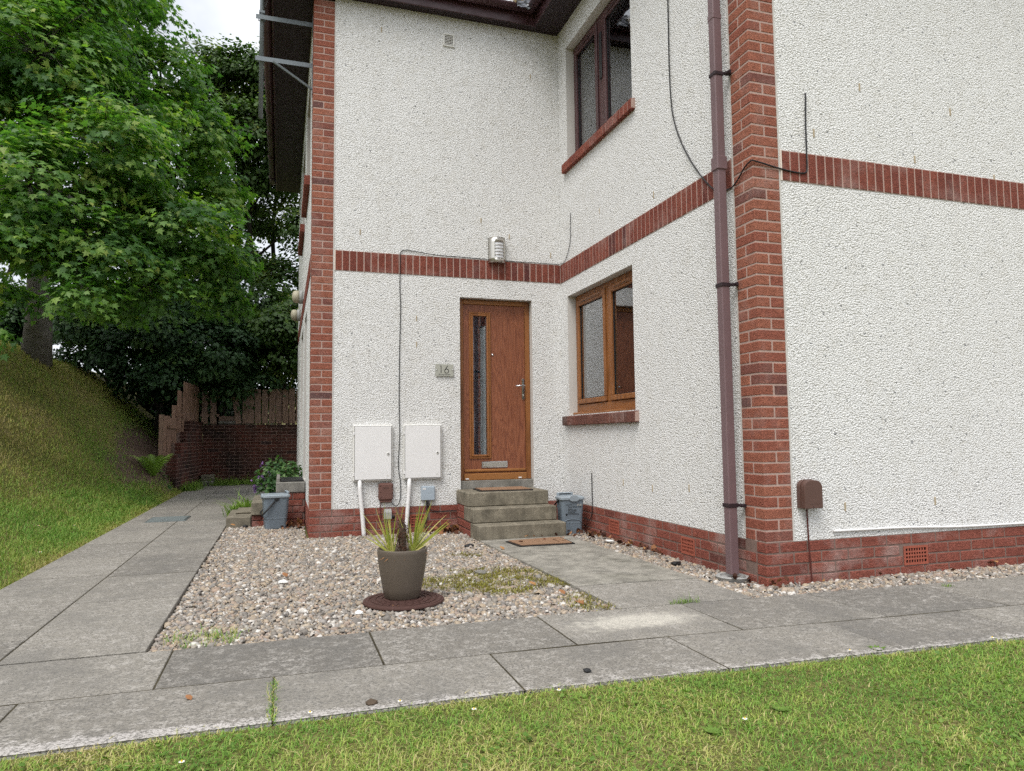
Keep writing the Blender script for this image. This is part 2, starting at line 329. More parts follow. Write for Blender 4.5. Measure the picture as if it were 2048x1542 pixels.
MAT['maple'] = M_tint('maple_leaf', ((0, (.052, .13, .038)), (.4, (.12, .24, .056)), (.7, (.225, .345, .072)), (1, (.38, .43, .11))), .5, .35, .45)
MAT['beech'] = M_tint('fine_tree_leaf', ((0, (.035, .075, .02)), (.6, (.085, .15, .034)), (1, (.20, .235, .055))), .5, .3, .3)
MAT['hedge'] = M_tint('dark_shrub_leaf', ((0, (.026, .060, .026)), (.6, (.055, .115, .042)), (1, (.12, .20, .055))), .5, .3, .22)
MAT['grass'] = M_tint('grass_blade', ((0, (.10, .24, .042)), (.4, (.22, .375, .068)), (.65, (.375, .45, .105)), (.85, (.54, .47, .20)), (1, (.58, .50, .28))), .6, .25, .25)
MAT['bankgrass'] = M_tint('rough_bank_grass', ((0, (.13, .26, .045)), (.3, (.25, .33, .07)), (.55, (.34, .31, .10)), (.8, (.42, .34, .15)), (1, (.52, .42, .22))), .6, .2, .2)
MAT['pebble'] = M_tint('river_gravel', ((0, (.15, .138, .13)), (.18, (.32, .285, .24)), (.32, (.23, .215, .20)), (.48, (.40, .315, .225)), (.6, (.44, .37, .285)), (.72, (.36, .265, .205)), (.84, (.31, .285, .265)), (.94, (.55, .51, .46)), (1, (.68, .65, .61))), .75, .25, 0, 45.)
MAT['pebble'].node_tree.nodes
MAT['litter'] = M_tint('dry_leaf', ((0, (.045, .018, .012)), (.5, (.16, .065, .035)), (.85, (.32, .15, .07)), (1, (.42, .22, .09))), .75, .2, .1)
MAT['moss'] = M_tint('moss_and_weed', ((0, (.13, .095, .04)), (.5, (.25, .215, .055)), (1, (.30, .31, .06))), .8, .15, .15)
MAT['sword'] = M_tint('sword_leaf', ((0, (.17, .21, .035)), (.5, (.38, .40, .07)), (1, (.56, .50, .18))), .45, .35, .25)
MAT['green'] = M_tint('garden_leaf', ((0, (.03, .08, .025)), (.6, (.07, .15, .045)), (1, (.16, .26, .09))), .5, .3, .25)
MAT['lime'] = M_tint('lime_weed', ((0, (.10, .19, .03)), (1, (.25, .36, .07))), .55, .3, .25)
MAT['petal'] = M_plain('white_petal', (.8, .8, .78), .6, .2); MAT['purple'] = M_plain('purple_petal', (.24, .13, .33), .6, .2); MAT['yellow'] = M_plain('yellow_floret', (.7, .48, .02), .6, .2)
MAT['straw'] = M_tint('straw', ((0, (.30, .22, .10)), (1, (.55, .44, .22))), .8, .15)

# ------------------------------------------------------------------ terrain and paving
LA, LB = 2.773, 3.514
DP = np.array([-50, 0, .6, 1.28, 2.0, 3.2, 4.0, 5.5, 8, 20, 60, 400]); HP = np.array([0, 0, .09, .34, .92, 2.1, 2.65, 3.2, 3.9, 6.0, 11., 30.])
def terrain(x, y):
    x = np.asarray(x, float); y = np.asarray(y, float)
    sh = np.interp(y, [-30, 6, 9, 11.3, 14, 40], [0, 0, .55, 1.2, 1.5, 1.8])
    d = -4.82 - x; dd = np.where(d > 0, d + sh * np.clip(d / .35, 0, 1), d)
    h = np.interp(dd, DP, HP); h = h + np.where(d > .1, .02 * np.sin(x * 3.1 + y * 1.7) * np.clip(d, 0, 1), 0)
    h = np.where((d > -.35) & (y > 11.0) & (y < 13.4) & (d < .45), np.minimum(h, 1.2 * np.clip((d - .22) / .2, 0, 1)), h)
    back = np.interp(y, [13.45, 13.75, 30, 80, 400], [0, .9, 1.6, 4, 25])
    return np.where((y > 13.4), np.maximum(h, back), h)
def build_terrain():
    xs = np.unique(np.concatenate([[-400, -200, -100, -60, -40, -30, -24, -20], np.arange(-18, -10, .5), np.arange(-10, -4.4, .12), np.arange(-4.4, 6, .4), [8, 12, 20, 40, 100, 200, 400]]))
    ys = np.unique(np.concatenate([[-200, -60, -20, -10, -6], np.arange(-4, 10.4, .4), np.arange(10.4, 14.4, .15), np.arange(14.4, 26, .5), [30, 36, 45, 60, 100, 200, 400]]))
    X, Y = np.meshgrid(xs, ys); Z = terrain(X, Y); n = len(xs); m = len(ys)
    V = np.stack([X, Y, Z], -1).reshape(-1, 3); i = np.arange(m - 1)[:, None] * n + np.arange(n - 1)[None]
    F = np.stack([i, i + 1, i + n + 1, i + n], -1).reshape(-1, 4)
    t = NT('turf_and_soil', .95, .1); v = t.coord('World'); f = t.noise(v, 1.3, 8, .65); g = t.noise(v, 40., 5, .7)
    c = t.ramp(f, (.3, (.12, .135, .04)), (.5, (.18, .17, .06)), (.68, (.26, .21, .095))); c = t.mix(t.ramp(g, (.38, .6), (.6, 0)), c, (.03, .032, .012))
    sp = t.n('ShaderNodeSeparateXYZ', Vector=v)   # bare trodden soil beside the retaining wall
    dx = t.math('DIVIDE', t.math('ADD', sp.outputs[0], 5.45), .62); dy = t.math('DIVIDE', t.math('SUBTRACT', sp.outputs[1], 11.3), 2.4)
    e = t.math('ADD', t.math('SQRT', t.math('ADD', t.math('MULTIPLY', dx, dx), t.math('MULTIPLY', dy, dy))), t.math('MULTIPLY', t.math('SUBTRACT', t.noise(v, 4., 6), .5), 1.))
    c = t.mix(t.ramp(e, (.7, 1), (1.05, 0)), c, t.mix(g, (.06, .04, .032), (.17, .118, .092)))
    # bare bed below gravel and slabs
    t.col(c); t.bump(g, .02, .8)
    o = arr('ground', V, F, t.m); tag(o, 'lawn, soil and grassy bank under everything', None, None, 'structure')
build_terrain()
def yb(x): return float(np.interp(x, [-6, -1.2, 1.8, 6], [-.222, -.252, -.385, -.57]))
def ym(x): return float(np.interp(x, [-6, -1.7, 1.0, 6], [-.768, -.82, -.975, -1.26]))
def yf(x): return float(np.interp(x, [-6, -2.1, .35, 6], [-1.285, -1.31, -1.44, -1.75]))
def slab(parent, p, z=.035, mat=None, j=.0035, dz=0.):
    c = np.mean(p, 0); q = [Vector((a[0], a[1], 0)) for a in p]; cc = Vector((c[0], c[1], 0)); t = random.uniform(0., .0025) + dz
    sg = lambda a: 1 if a > 0 else -1
    ins = lambda k: [v - Vector((sg(v.x - cc.x) * k, sg(v.y - cc.y) * (k + .004), 0)) for v in q]
    a, b, d = ins(j), ins(j), ins(j + .003); tilt = random.uniform(-.0015, .0015)
    V = [(v.x, v.y, -.01) for v in a] + [(v.x, v.y, z - .003 + t) for v in b] + [(v.x, v.y, z + t + tilt * (1 if i < 2 else -1)) for i, v in enumerate(d)]
    F = [(8, 9, 10, 11)] + [(i, (i + 1) % 4, 4 + (i + 1) % 4, 4 + i) for i in range(4)] + [(4 + i, 4 + (i + 1) % 4, 8 + (i + 1) % 4, 8 + i) for i in range(4)]
    return add('paving_slab', V, F, mat or MAT['slab'], parent)
path = empty('front_path', (-1, -.8, 0)); tag(path, 'weathered concrete slab path along the front lawn', None, None, 'structure')
bxs = [-6.2, -5.32, -4.43, -3.52, -2.61, -1.705, -.82, .05, .885, 1.78, 2.68, 3.6, 4.5]; fxs = [-6.7, -5.8, -4.89, -3.98, -3.065, -2.135, -1.24, -.35, .5, 1.4, 2.3, 3.2, 4.1]
for a, b in zip(bxs[:-1], bxs[1:]): slab(path, [(a, ym(a)), (b, ym(b)), (b, yb(b)), (a, yb(a))])
for a, b in zip(fxs[:-1], fxs[1:]): slab(path, [(a, yf(a)), (b, yf(b)), (b, ym(b)), (a, ym(a))])
joint = M_ground('joint_dirt', ((.3, (.035, .03, .022)), (.7, (.11, .095, .06))), 14., .004)
add('joint_filling', [(x, yf(x) + .006, .0333) for x in (-6.6, -2.1, .35, 4)] + [(x, yb(x) - .006, .0333) for x in (4, 1.8, -1.2, -6.1)], [tuple(range(8))], joint, path)
side = empty('side_path', (-4.2, 5, 0)); tag(side, 'two slab wide concrete path running along the house to the back wall', None, None, 'structure')
for k in range(16):
    y0 = max(-.225, .19 + (k - 1) * .9); y1 = .19 + k * .9
    if k == 0: y0, y1 = -.222, .19
    if y0 < 13.2: slab(side, [(-4.83, y0), (-4.245, y0), (-4.245, min(y1, 13.25)), (-4.83, min(y1, 13.25))])
for k in range(16):
    y0 = -.222 + k * .9 + (.0 if k == 0 else .33); y1 = -.222 + (k + 1) * .9 + .33
    if y0 < 13.2: slab(side, [(-4.245, y0), (-3.64, y0), (-3.64, min(y1, 13.25)), (-4.245, min(y1, 13.25))])
for k in range(8):
    y0 = 6.0 + k * .9
    if y0 < 13: slab(side, [(-3.64, y0), (-2.8, y0), (-2.8, min(y0 + .9, 13.25)), (-3.64, min(y0 + .9, 13.25))])
add('joint_filling', [(-4.824, -.215, .0333), (-3.646, -.215, .0333), (-3.646, 13.2, .0333), (-4.824, 13.2, .0333)], [(0, 1, 2, 3)], joint, side)
sp = empty('step_path', (-.77, 1.2, 0)); tag(sp, 'short pale concrete path from the front path to the door steps', None, None, 'structure')
slab(sp, [(-1.205, yb(-1.2) + .002), (-.325, yb(-.32) + .002), (-.322, .335), (-1.205, .385)])
slab(sp, [(-1.205, .393), (-.322, .343), (-.335, 2.598), (-1.245, 2.598)], mat=MAT['pathc'], dz=.002)
o = MB().box(-4.60, -4.15, 5.55, 6.1, .03, .047, .004)
for k in range(12): o.box(-4.58, -4.17, 5.575 + k * .043, 5.595 + k * .043, .044, .052, .002)
dc = o.build('drain_cover', MAT['drain']); tag(dc, 'ribbed grey metal drain cover set in the side path', 'drain cover')

# ------------------------------------------------------------------ gravel
def ico():
    t = (1 + 5 ** .5) / 2; v = np.array([(-1, t, 0), (1, t, 0), (-1, -t, 0), (1, -t, 0), (0, -1, t), (0, 1, t), (0, -1, -t), (0, 1, -t), (t, 0, -1), (t, 0, 1), (-t, 0, -1), (-t, 0, 1)], float); v /= np.linalg.norm(v[0])
    f = np.array([(0, 11, 5), (0, 5, 1), (0, 1, 7), (0, 7, 10), (0, 10, 11), (1, 5, 9), (5, 11, 4), (11, 10, 2), (10, 7, 6), (7, 1, 8), (3, 9, 4), (3, 4, 2), (3, 2, 6), (3, 6, 8), (3, 8, 9), (4, 9, 5), (2, 4, 11), (6, 2, 10), (8, 6, 7), (9, 8, 1)])
    return v, f
def cubo():
    v = np.array([(a, b, c) for a in (-1, 1) for b in (-1, 1) for c in (-1, 1)], float) * .72; v = np.concatenate([v, [(1.05, 0, 0), (-1.05, 0, 0), (0, 1.05, 0), (0, -1.05, 0), (0, 0, 1.05)]])
    q = [(4, 6, 7, 5), (0, 1, 3, 2), (2, 3, 7, 6), (0, 4, 5, 1)]; return v[[0, 1, 2, 3, 4, 5, 6, 7, 12]] * 1.12, np.array([t for a in q for t in ((a[0], a[1], a[2]), (a[0], a[2], a[3]))] + [(1, 5, 8), (5, 7, 8), (7, 3, 8), (3, 1, 8)])
def rotz_tilt(n, tilt, rg):
    a = rg.uniform(0, 2 * np.pi, n); b = rg.normal(0, tilt, n); c = rg.normal(0, tilt, n)
    ca, sa, cb, sb, cc, sc = np.cos(a), np.sin(a), np.cos(b), np.sin(b), np.cos(c), np.sin(c); M = np.zeros((n, 3, 3))
    Rz = np.zeros((n, 3, 3)); Rz[:, 0, 0] = ca; Rz[:, 0, 1] = -sa; Rz[:, 1, 0] = sa; Rz[:, 1, 1] = ca; Rz[:, 2, 2] = 1
    Rx = np.zeros((n, 3, 3)); Rx[:, 0, 0] = 1; Rx[:, 1, 1] = cb; Rx[:, 1, 2] = -sb; Rx[:, 2, 1] = sb; Rx[:, 2, 2] = cb
    Ry = np.zeros((n, 3, 3)); Ry[:, 1, 1] = 1; Ry[:, 0, 0] = cc; Ry[:, 0, 2] = sc; Ry[:, 2, 0] = -sc; Ry[:, 2, 2] = cc
    return Rz @ Rx @ Ry
def pebbles(name, label, rects, dens, z0=.012):
    pts = []
    for (x0, x1, y0, y1) in rects:
        n = int((x1 - x0) * (y1 - y0) * dens); pts.append(np.stack([rng.uniform(x0, x1, n), rng.uniform(y0, y1, n)], 1))
    P = np.concatenate(pts); keep = np.array([(p[1] > yb(p[0]) + .012) for p in P]); P = P[keep]; n = len(P)
    v, f = cubo(); k = len(v); s = rng.gamma(7, 1 / 7, n) * .0092; S = np.stack([s * rng.uniform(.95, 1.45, n), s * rng.uniform(.75, 1.1, n), s * rng.uniform(.4, .75, n)], 1)
    V = v[None] * S[:, None] * rng.uniform(.82, 1.12, (n, k, 1)); V = np.einsum('nij,nkj->nki', rotz_tilt(n, .35, rng), V)
    V[..., :2] += P[:, None]; V[..., 2] += (z0 + rng.uniform(-.012, .012, n))[:, None]
    F = (f[None] + (np.arange(n) * k)[:, None, None]).reshape(-1, 3)
    o = arr(name, V.reshape(-1, 3), F, MAT['pebble'], None, (P[:, 0].mean(), P[:, 1].mean(), 0), np.repeat(rng.uniform(0, 1, n), k)); tag(o, label, 'gravel', None, 'stuff')
bedm = M_ground('gravel_bed', ((.3, (.14, .125, .11)), (.7, (.34, .30, .26))), 60., .012)
add('gravel_bed', [(-3.635, -.24, .004), (-1.212, -.26, .004), (-1.212, 2.7, .004), (-1.25, 3.52, .004), (-2.8, 3.52, .004), (-2.8, 5.9, .004), (-3.635, 5.9, .004)], [(0, 1, 2, 3, 4, 5, 6)], bedm)['kind'] = 'structure'
add('gravel_bed', [(-.315, -.34, .004), (4.5, -.52, .004), (4.5, .02, .004), (.02, .02, .004), (.02, 3.52, .004), (-.385, 3.52, .004), (-.33, 2.5, .004)], [(0, 1, 2, 3, 4, 5, 6)], bedm)['kind'] = 'structure'
pebbles('gravel', 'mixed beige and grey pebbles of the front bed round the plant pot', [(-3.63, -1.22, -.23, 1.4), (-3.63, -1.22, 1.4, 3.5), (-3.63, -2.8, 3.5, 4.74), (-1.24, -1.0, 2.6, 3.5)], 5600)
pebbles('gravel', 'narrow strip of pebbles under the downpipe and right hand wall', [(-.31, -.0, -.3, 3.5), (0, 3.2, -.45, -.004)], 5600)

# ------------------------------------------------------------------ house shell
house = empty('house', (0, 0, 0)); tag(house, 'two storey white roughcast house with red brick corners and trims', 'house')
def wallmesh(name, u, z, holes, place, depth, mat2=None):
    """flat wall in (u,z) with rectangular openings, real thickness; place(u,depth,z)->xyz"""
    us = sorted(set([u[0], u[1]] + [a for h in holes for a in h[:2]])); zs = sorted(set([z[0], z[1]] + [a for h in holes for a in h[2:]])); V = []; F = []; MI = []
    def q(a, mi): n = len(V); V.extend(place(*p) for p in a); F.append((n, n + 1, n + 2, n + 3)); MI.append(mi)
    inh = lambda a, b: any(h[0] <= a <= h[1] and h[2] <= b <= h[3] for h in holes)
    for a, b in zip(us[:-1], us[1:]):
        for c, d in zip(zs[:-1], zs[1:]):
            if not inh((a + b) / 2, (c + d) / 2):
                q([(a, 0, c), (b, 0, c), (b, 0, d), (a, 0, d)], 0); q([(a, depth, c), (a, depth, d), (b, depth, d), (b, depth, c)], 1)
    for (a, b, c, d) in holes + [(u[0], u[1], z[0], z[1])]:
        q([(a, 0, c), (a, depth, c), (a, depth, d), (a, 0, d)], 1); q([(b, 0, c), (b, 0, d), (b, depth, d), (b, depth, c)], 1)
        q([(a, 0, d), (a, depth, d), (b, depth, d), (b, 0, d)], 1); q([(a, 0, c), (b, 0, c), (b, depth, c), (a, depth, c)], 1)
    return add(name, V, F, None, house, mats=[MAT['rough'], MAT['reveal']], mi=MI)
EZ = 5.75; E3 = .003
DOOR = (-1.2, -.36, .455, 2.56); LW = (1.775, 3.33, 1.25, 2.59); UW = (1.70, 3.265, 4.12, 5.46)
wallmesh('wall', (-LA + .221, .02), (.3, EZ), [DOOR], lambda u, d, z: (u, LB + E3 + d, z), .25)
wallmesh('wall', (.221, LB), (.3, EZ), [LW, UW], lambda u, d, z: (E3 + d, u, z), .25)
wallmesh('wall', (.221, 7.), (.3, 6.2), [], lambda u, d, z: (u, E3 + d, z), .25)
DW = [(4.35, 5.55, 4.05, 5.3), (6.3, 7.6, 4.05, 5.3), (5.0, 5.85, .5, 2.6), (6.5, 7.6, 1.2, 2.6)]
wallmesh('wall', (LB + .221, 9.7), (.3, EZ), DW, lambda u, d, z: (-LA + E3 + d, u, z), .25)
bx('wall', -LA, 7, 9.70, 9.9, .0, EZ, MAT['rough'], house, 0)
for h in DW: bx('window', -LA + .13, -LA + .17, h[0], h[1], h[2], h[3], MAT['mahog'], house, 0)
# interior rooms so that glass looks into real dark rooms
rm = MB(); rm.box(.26, 3.6, .4, LB + .1, .45, .5).box(.26, 3.6, .4, LB + .1, 2.85, 2.95).box(3.5, 3.6, .4, LB, .5, 2.85).box(.26, 3.5, LB - .02, LB + .06, .5, 2.85).box(.26, 3.5, .32, .4, .5, 2.85)
rm.box(.26, 3.6, .4, LB + .1, 3.25, 3.3).box(.26, 3.6, .4, LB + .1, 5.66, 5.7).box(3.5, 3.6, .4, LB, 3.3, 5.66).box(.26, 3.5, LB - .02, LB + .06, 3.3, 5.66).box(.26, 3.5, .32, .4, 3.3, 5.66)
rm.box(-1.6, .1, LB + 1.6, LB + 1.7, .4, 2.9).box(-1.7, -1.6, LB + .26, LB + 1.6, .4, 2.9).box(.1, .2, LB + .26, LB + 1.6, .4, 2.9).box(-1.6, .1, LB + .26, LB + 1.6, .38, .44).box(-1.6, .1, LB + .26, LB + 1.6, 2.86, 2.9)
rm.build('interior_wall', MAT['room'], house)

# small tan dabs where old fixings in the render were filled
DAB = M_plain('filler_dab', (.42, .35, .25), .9, .1, .3, 60)
for (x, z) in ((-2.06, 5.47), (-.34, 5.2), (-.62, 3.28), (-.95, 3.44), (-2.28, 3.2), (-.12, 3.1), (-1.68, 2.3), (-1.68, 2.02)): bx('filler_dab', x - .006, x + .006, LB - .001, LB + .01, z - .03, z + .03, DAB, house, .002)
for (y, z) in ((2.45, 3.3), (1.35, 3.1), (1.5, .56), (.92, .6), (2.05, .58)): bx('filler_dab', -.001, .01, y - .007, y + .007, z - .03, z + .03, DAB, house, .002)
for (x, z) in ((.53, 3.15), (.96, 3.55), (1.83, 3.48), (1.45, 3.06), (2.25, 3.0), (.66, .51), (1.47, .52)): bx('filler_dab', x - .007, x + .007, -.001, .01, z - .03, z + .03, DAB, house, .002)

# ------------------------------------------------------------------ brickwork
BCACHE = {}
def brick(parent, x0, x1, y0, y1, z0, z1, mat, b=.004):
    dims = (round(abs(x1 - x0), 3), round(abs(y1 - y0), 3), round(abs(z1 - z0), 3), mat.name, random.randrange(3))
    me = BCACHE.get(dims)
    if me is None:
        g = MB().box(-dims[0] / 2, dims[0] / 2, -dims[1] / 2, dims[1] / 2, -dims[2] / 2, dims[2] / 2, b); me = bpy.data.meshes.new('brick')
        v = np.array(g.v); v = v + rng.uniform(-.0008, .0008, v.shape); me.from_pydata(v.tolist(), [], g.f); me.materials.append(mat); me.update(); BCACHE[dims] = me
    o = bpy.data.objects.new('brick', me); j = lambda: random.uniform(-.0008, .0008)
    return link(o, parent, ((x0 + x1) / 2 + j(), (y0 + y1) / 2 + j(), (z0 + z1) / 2 + j()))
zk = lambda k: .3 + .075 * k
def pier(name, cx, cy, sx, k1, odd_full, label):
    """brick corner at (cx,cy): faces y=cy (towards -y) running in +sx... and x=cx running +y"""
    e = empty(name, (cx, cy, .3), house); e['label'] = label
    MB().box(cx + sx * .003, cx + sx * .2165, cy + .003, cy + .2165, .3, zk(k1)).build('mortar', MAT['mortar'], e)
    for k in range(k1):
        z0, z1 = zk(k) + .005, zk(k) + .07
        if (k % 2 == 1) == odd_full:
            brick(e, cx, cx + sx * .216, cy, cy + .1025, z0, z1, MAT['brick']); brick(e, cx, cx + sx * .1, cy + .1125, cy + .216, z0, z1, MAT['brick'])
        else:
            brick(e, cx, cx + sx * .1025, cy, cy + .216, z0, z1, MAT['brick']); brick(e, cx + sx * .1125, cx + sx * .216, cy, cy + .1, z0, z1, MAT['brick'])
    bd = MB()   # the pale bead where the render stops
    bd.box(cx + sx * .2165, cx + sx * .2275, cy - .001, cy + .02, .3, zk(k1)); bd.box(cx - .001 if sx > 0 else cx - .001, cx + .02 if sx > 0 else cx + .02, cy + .2165, cy + .2275, .3, zk(k1))
    bd.build('edge_bead', MAT['reveal'], e)
pier('corner_pier', 0, 0, 1, 72, False, 'red brick corner pier beside the brown downpipe')
# left quoin runs from its corner at -LA towards +x
pier('corner_quoin', -LA, LB, 1, 72, True, 'red brick corner strip left of the door wall')
# plinths
VENTA, VENTB, VENTC = (-1.752, -1.582), ((2.15, 2.365), (.86, 1.052)), (1.152, 1.372)
def course(parent, along, u0, u1, first, z0, z1, face, vents, mat, rev=False, depth=.1):
    u = u0; L = first
    while u < u1 - .03:
        a, b = u, min(u + L, u1)
        segs = [(a, b)]
        for (va, vb, vz0, vz1) in vents:
            if z0 + .03 > vz0 and z1 - .03 < vz1:
                ns = []
                for (p, q) in segs:
                    if q <= va or p >= vb: ns.append((p, q))
                    else:
                        if va - .01 - p > .03: ns.append((p, va - .008))
                        if q - vb - .01 > .03: ns.append((vb + .008, q))
                segs = ns
        for (p, q) in segs:
            if along == 'x': brick(parent, p, q, face, face + depth, z0, z1, mat)
            else: brick(parent, face, face + depth, p, q, z0, z1, mat)
        u = b + .01; L = .215
def airbrick(parent, along, va, vb, face, z0=.08, z1=.213):
    g = MB(); n, m = 8, 4; fx = .016; cw = (vb - va - 2 * fx) / n; ch = (z1 - z0 - 2 * fx) / m
    P = (lambda a, b, c, d, e0, e1: g.box(a, b, face - .004 + e0, face + .002, c, d)) if along == 'x' else (lambda a, b, c, d, e0, e1: g.box(face - .004 + e0, face + .002, a, b, c, d))
    P(va, vb, z0, z0 + fx, 0, .03); P(va, vb, z1 - fx, z1, 0, .03); P(va, va + fx, z0 + fx, z1 - fx, 0, .03); P(vb - fx, vb, z0 + fx, z1 - fx, 0, .03)
    for i in range(1, n): P(va + fx + i * cw - cw * .2, va + fx + i * cw + cw * .2, z0 + fx, z1 - fx, .0015, .03)
    for i in range(1, m): P(va + fx, vb - fx, z0 + fx + i * ch - ch * .22, z0 + fx + i * ch + ch * .22, .0008, .0295)
    a = g.build('air_brick', MAT['terra'], parent)
    h = MB()
    if along == 'x': h.box(va + .005, vb - .005, face + .0022, face + .003, z0 + .005, z1 - .005)
    else: h.box(face + .0022, face + .003, va + .005, vb - .005, z0 + .005, z1 - .005)
    h.build('vent_hole_shade', MAT['dark'], parent)  # dark plate painted as the shade inside the air brick's holes
pc = empty('plinth', (1.5, 0, 0), house); pc['label'] = 'brick plinth under the right hand wall'
pb = empty('plinth', (0, 1.7, 0), house); pb['label'] = 'brick plinth under the window wall'
pa = empty('plinth', (-1.4, LB, 0), house); pa['label'] = 'brick plinth under the door wall'
pd = empty('plinth', (-LA, 4.2, 0), house)
MB().box(.0035, 4.5, .0035, .1, -.02, .2995).build('mortar', MAT['mortar_d'], pc); MB().box(.003, .1, .1, LB, -.02, .2995).build('mortar', MAT['mortar_d'], pb)
MB().box(-LA + .0035, .0, LB + .0035, LB + .11, -.02, .2995).build('mortar', MAT['mortar_d'], pa); MB().box(-LA + .0055, -LA + .1, LB + .11, 9.7, -.02, .2995).build('mortar', MAT['mortar_d'], pd)
for j in range(1, 5):
    z0, z1 = .3 - .075 * j + .005, .3 - .075 * j + .07; odd = j % 2 == 1
    course(pc, 'x', 0.0, 3.0, .1025 if odd else .215, z0, z1, 0, [(VENTC[0], VENTC[1], .07, .225)], MAT['plinth'])
    course(pb, 'y', .1125 if not odd else .225, LB, .215, z0, z1, 0, [(a, b, .07, .225) for a, b in VENTB], MAT['plinth'])
    course(pa, 'x', -LA, 0, .215 if odd else .1025, z0, z1, LB, [(VENTA[0], VENTA[1], .07, .225)], MAT['plinth'])
    course(pd, 'y', LB + (.1125 if odd else .225), 5.0, .215, z0, z1, -LA, [], MAT['plinth'])
airbrick(pc, 'x', *VENTC, 0); airbrick(pa, 'x', *VENTA, LB)
for a, b in VENTB: airbrick(pb, 'y', a, b, 0)
# soldier course bands
zb0, zb1 = 2.778, 2.988
ba = empty('string_course', (-1.4, LB, zb0), house); ba['label'] = 'band of upright red bricks above the front door'
bb = empty('string_course', (0, 1.7, zb0), house); bb['label'] = 'band of upright red bricks above the lower window'
bc = empty('string_course', (1.6, 0, zb0), house); bc['label'] = 'band of upright red bricks on the right hand wall'
MB().box(-LA + .228, 0, LB - .0005, LB + .05, zb0 - .003, zb1 + .003).build('mortar', MAT['mortar'], ba); MB().box(-.0005, .05, .228, LB - .006, zb0 - .003, zb1 + .003).build('mortar', MAT['mortar'], bb); MB().box(.228, 4.5, -.0005, .05, zb0 - .003, zb1 + .003).build('mortar', MAT['mortar'], bc)
for i in range(34): brick(ba, -LA + .24 + i * .0745, -LA + .24 + i * .0745 + .065, LB - .004, LB + .08, zb0, zb1, MAT['soldier'])
for i in range(44): brick(bb, -.004, .08, .24 + i * .0745, .24 + i * .0745 + .065, zb0, zb1, MAT['soldier'])
for i in range(38): brick(bc, .243 + i * .075, .243 + i * .075 + .065, -.004, .08, zb0, zb1, MAT['soldier'])
for (e, a) in ((ba, (-LA + .229, -LA + .239, LB - .006, LB + .02)), (bc, (.229, .240, -.006, .02))): MB().box(*a, zb0 - .004, zb1 + .004).build('edge_bead', MAT['bead'], e)
MB().box(-LA - .004, -LA + .02, LB + .23, 9.7, zb0, zb1, .002).build('string_course', MAT['soldier'], house)
# brick sills
def sill(y0, y1, z0, z1, label, mat):
    e = empty('window_sill', (0, (y0 + y1) / 2, z0), house); e['label'] = label; n = int((y1 - y0) / .075)
    MB().poly([(-.038, y0 + .004, z0 + .004), (-.038, y1 - .004, z0 + .004), (.1, y1 - .004, z0 + .004), (.1, y0 + .004, z0 + .004), (-.038, y0 + .004, z1 - .022), (-.038, y1 - .004, z1 - .022), (.1, y1 - .004, z1 - .002), (.1, y0 + .004, z1 - .002)], (0, 3, 2, 1), (4, 5, 6, 7), (0, 1, 5, 4), (1, 2, 6, 5), (2, 3, 7, 6), (3, 0, 4, 7)).build('mortar', MAT['mortar'], e)
    st = (y1 - y0) / n; me = None
    for i in range(n):
        a = y0 + i * st
        if me is None:
            g = MB().box(-.0715, .0715, -(st - .01) / 2, (st - .01) / 2, -(z1 - z0) / 2, (z1 - z0) / 2, .005); v = np.array(g.v); v[:, 2] += np.where(v[:, 2] > 0, (v[:, 0]) * .14, 0)
            me = bpy.data.meshes.new('brick'); me.from_pydata(v.tolist(), [], g.f); me.materials.append(mat); me.update()
        o = bpy.data.objects.new('brick', me); link(o, e, (.027 + random.uniform(-.002, .002), a + st / 2, (z0 + z1) / 2 - .006)); o.rotation_euler = (random.uniform(-.006, .006), 0, 0)
sill(1.705, 3.44, 1.143, 1.252, 'mossy brick sill under the lower window', MAT['sill']); sill(1.64, 3.34, 4.012, 4.122, 'clean brick sill under the upper window', MAT['soldier'])
for (y0, y1) in ((4.3, 5.6), (6.25, 7.65)): bx('window_sill', -LA - .06, -LA + .1, y0, y1, 3.94, 4.05, MAT['soldier'], house, .006)

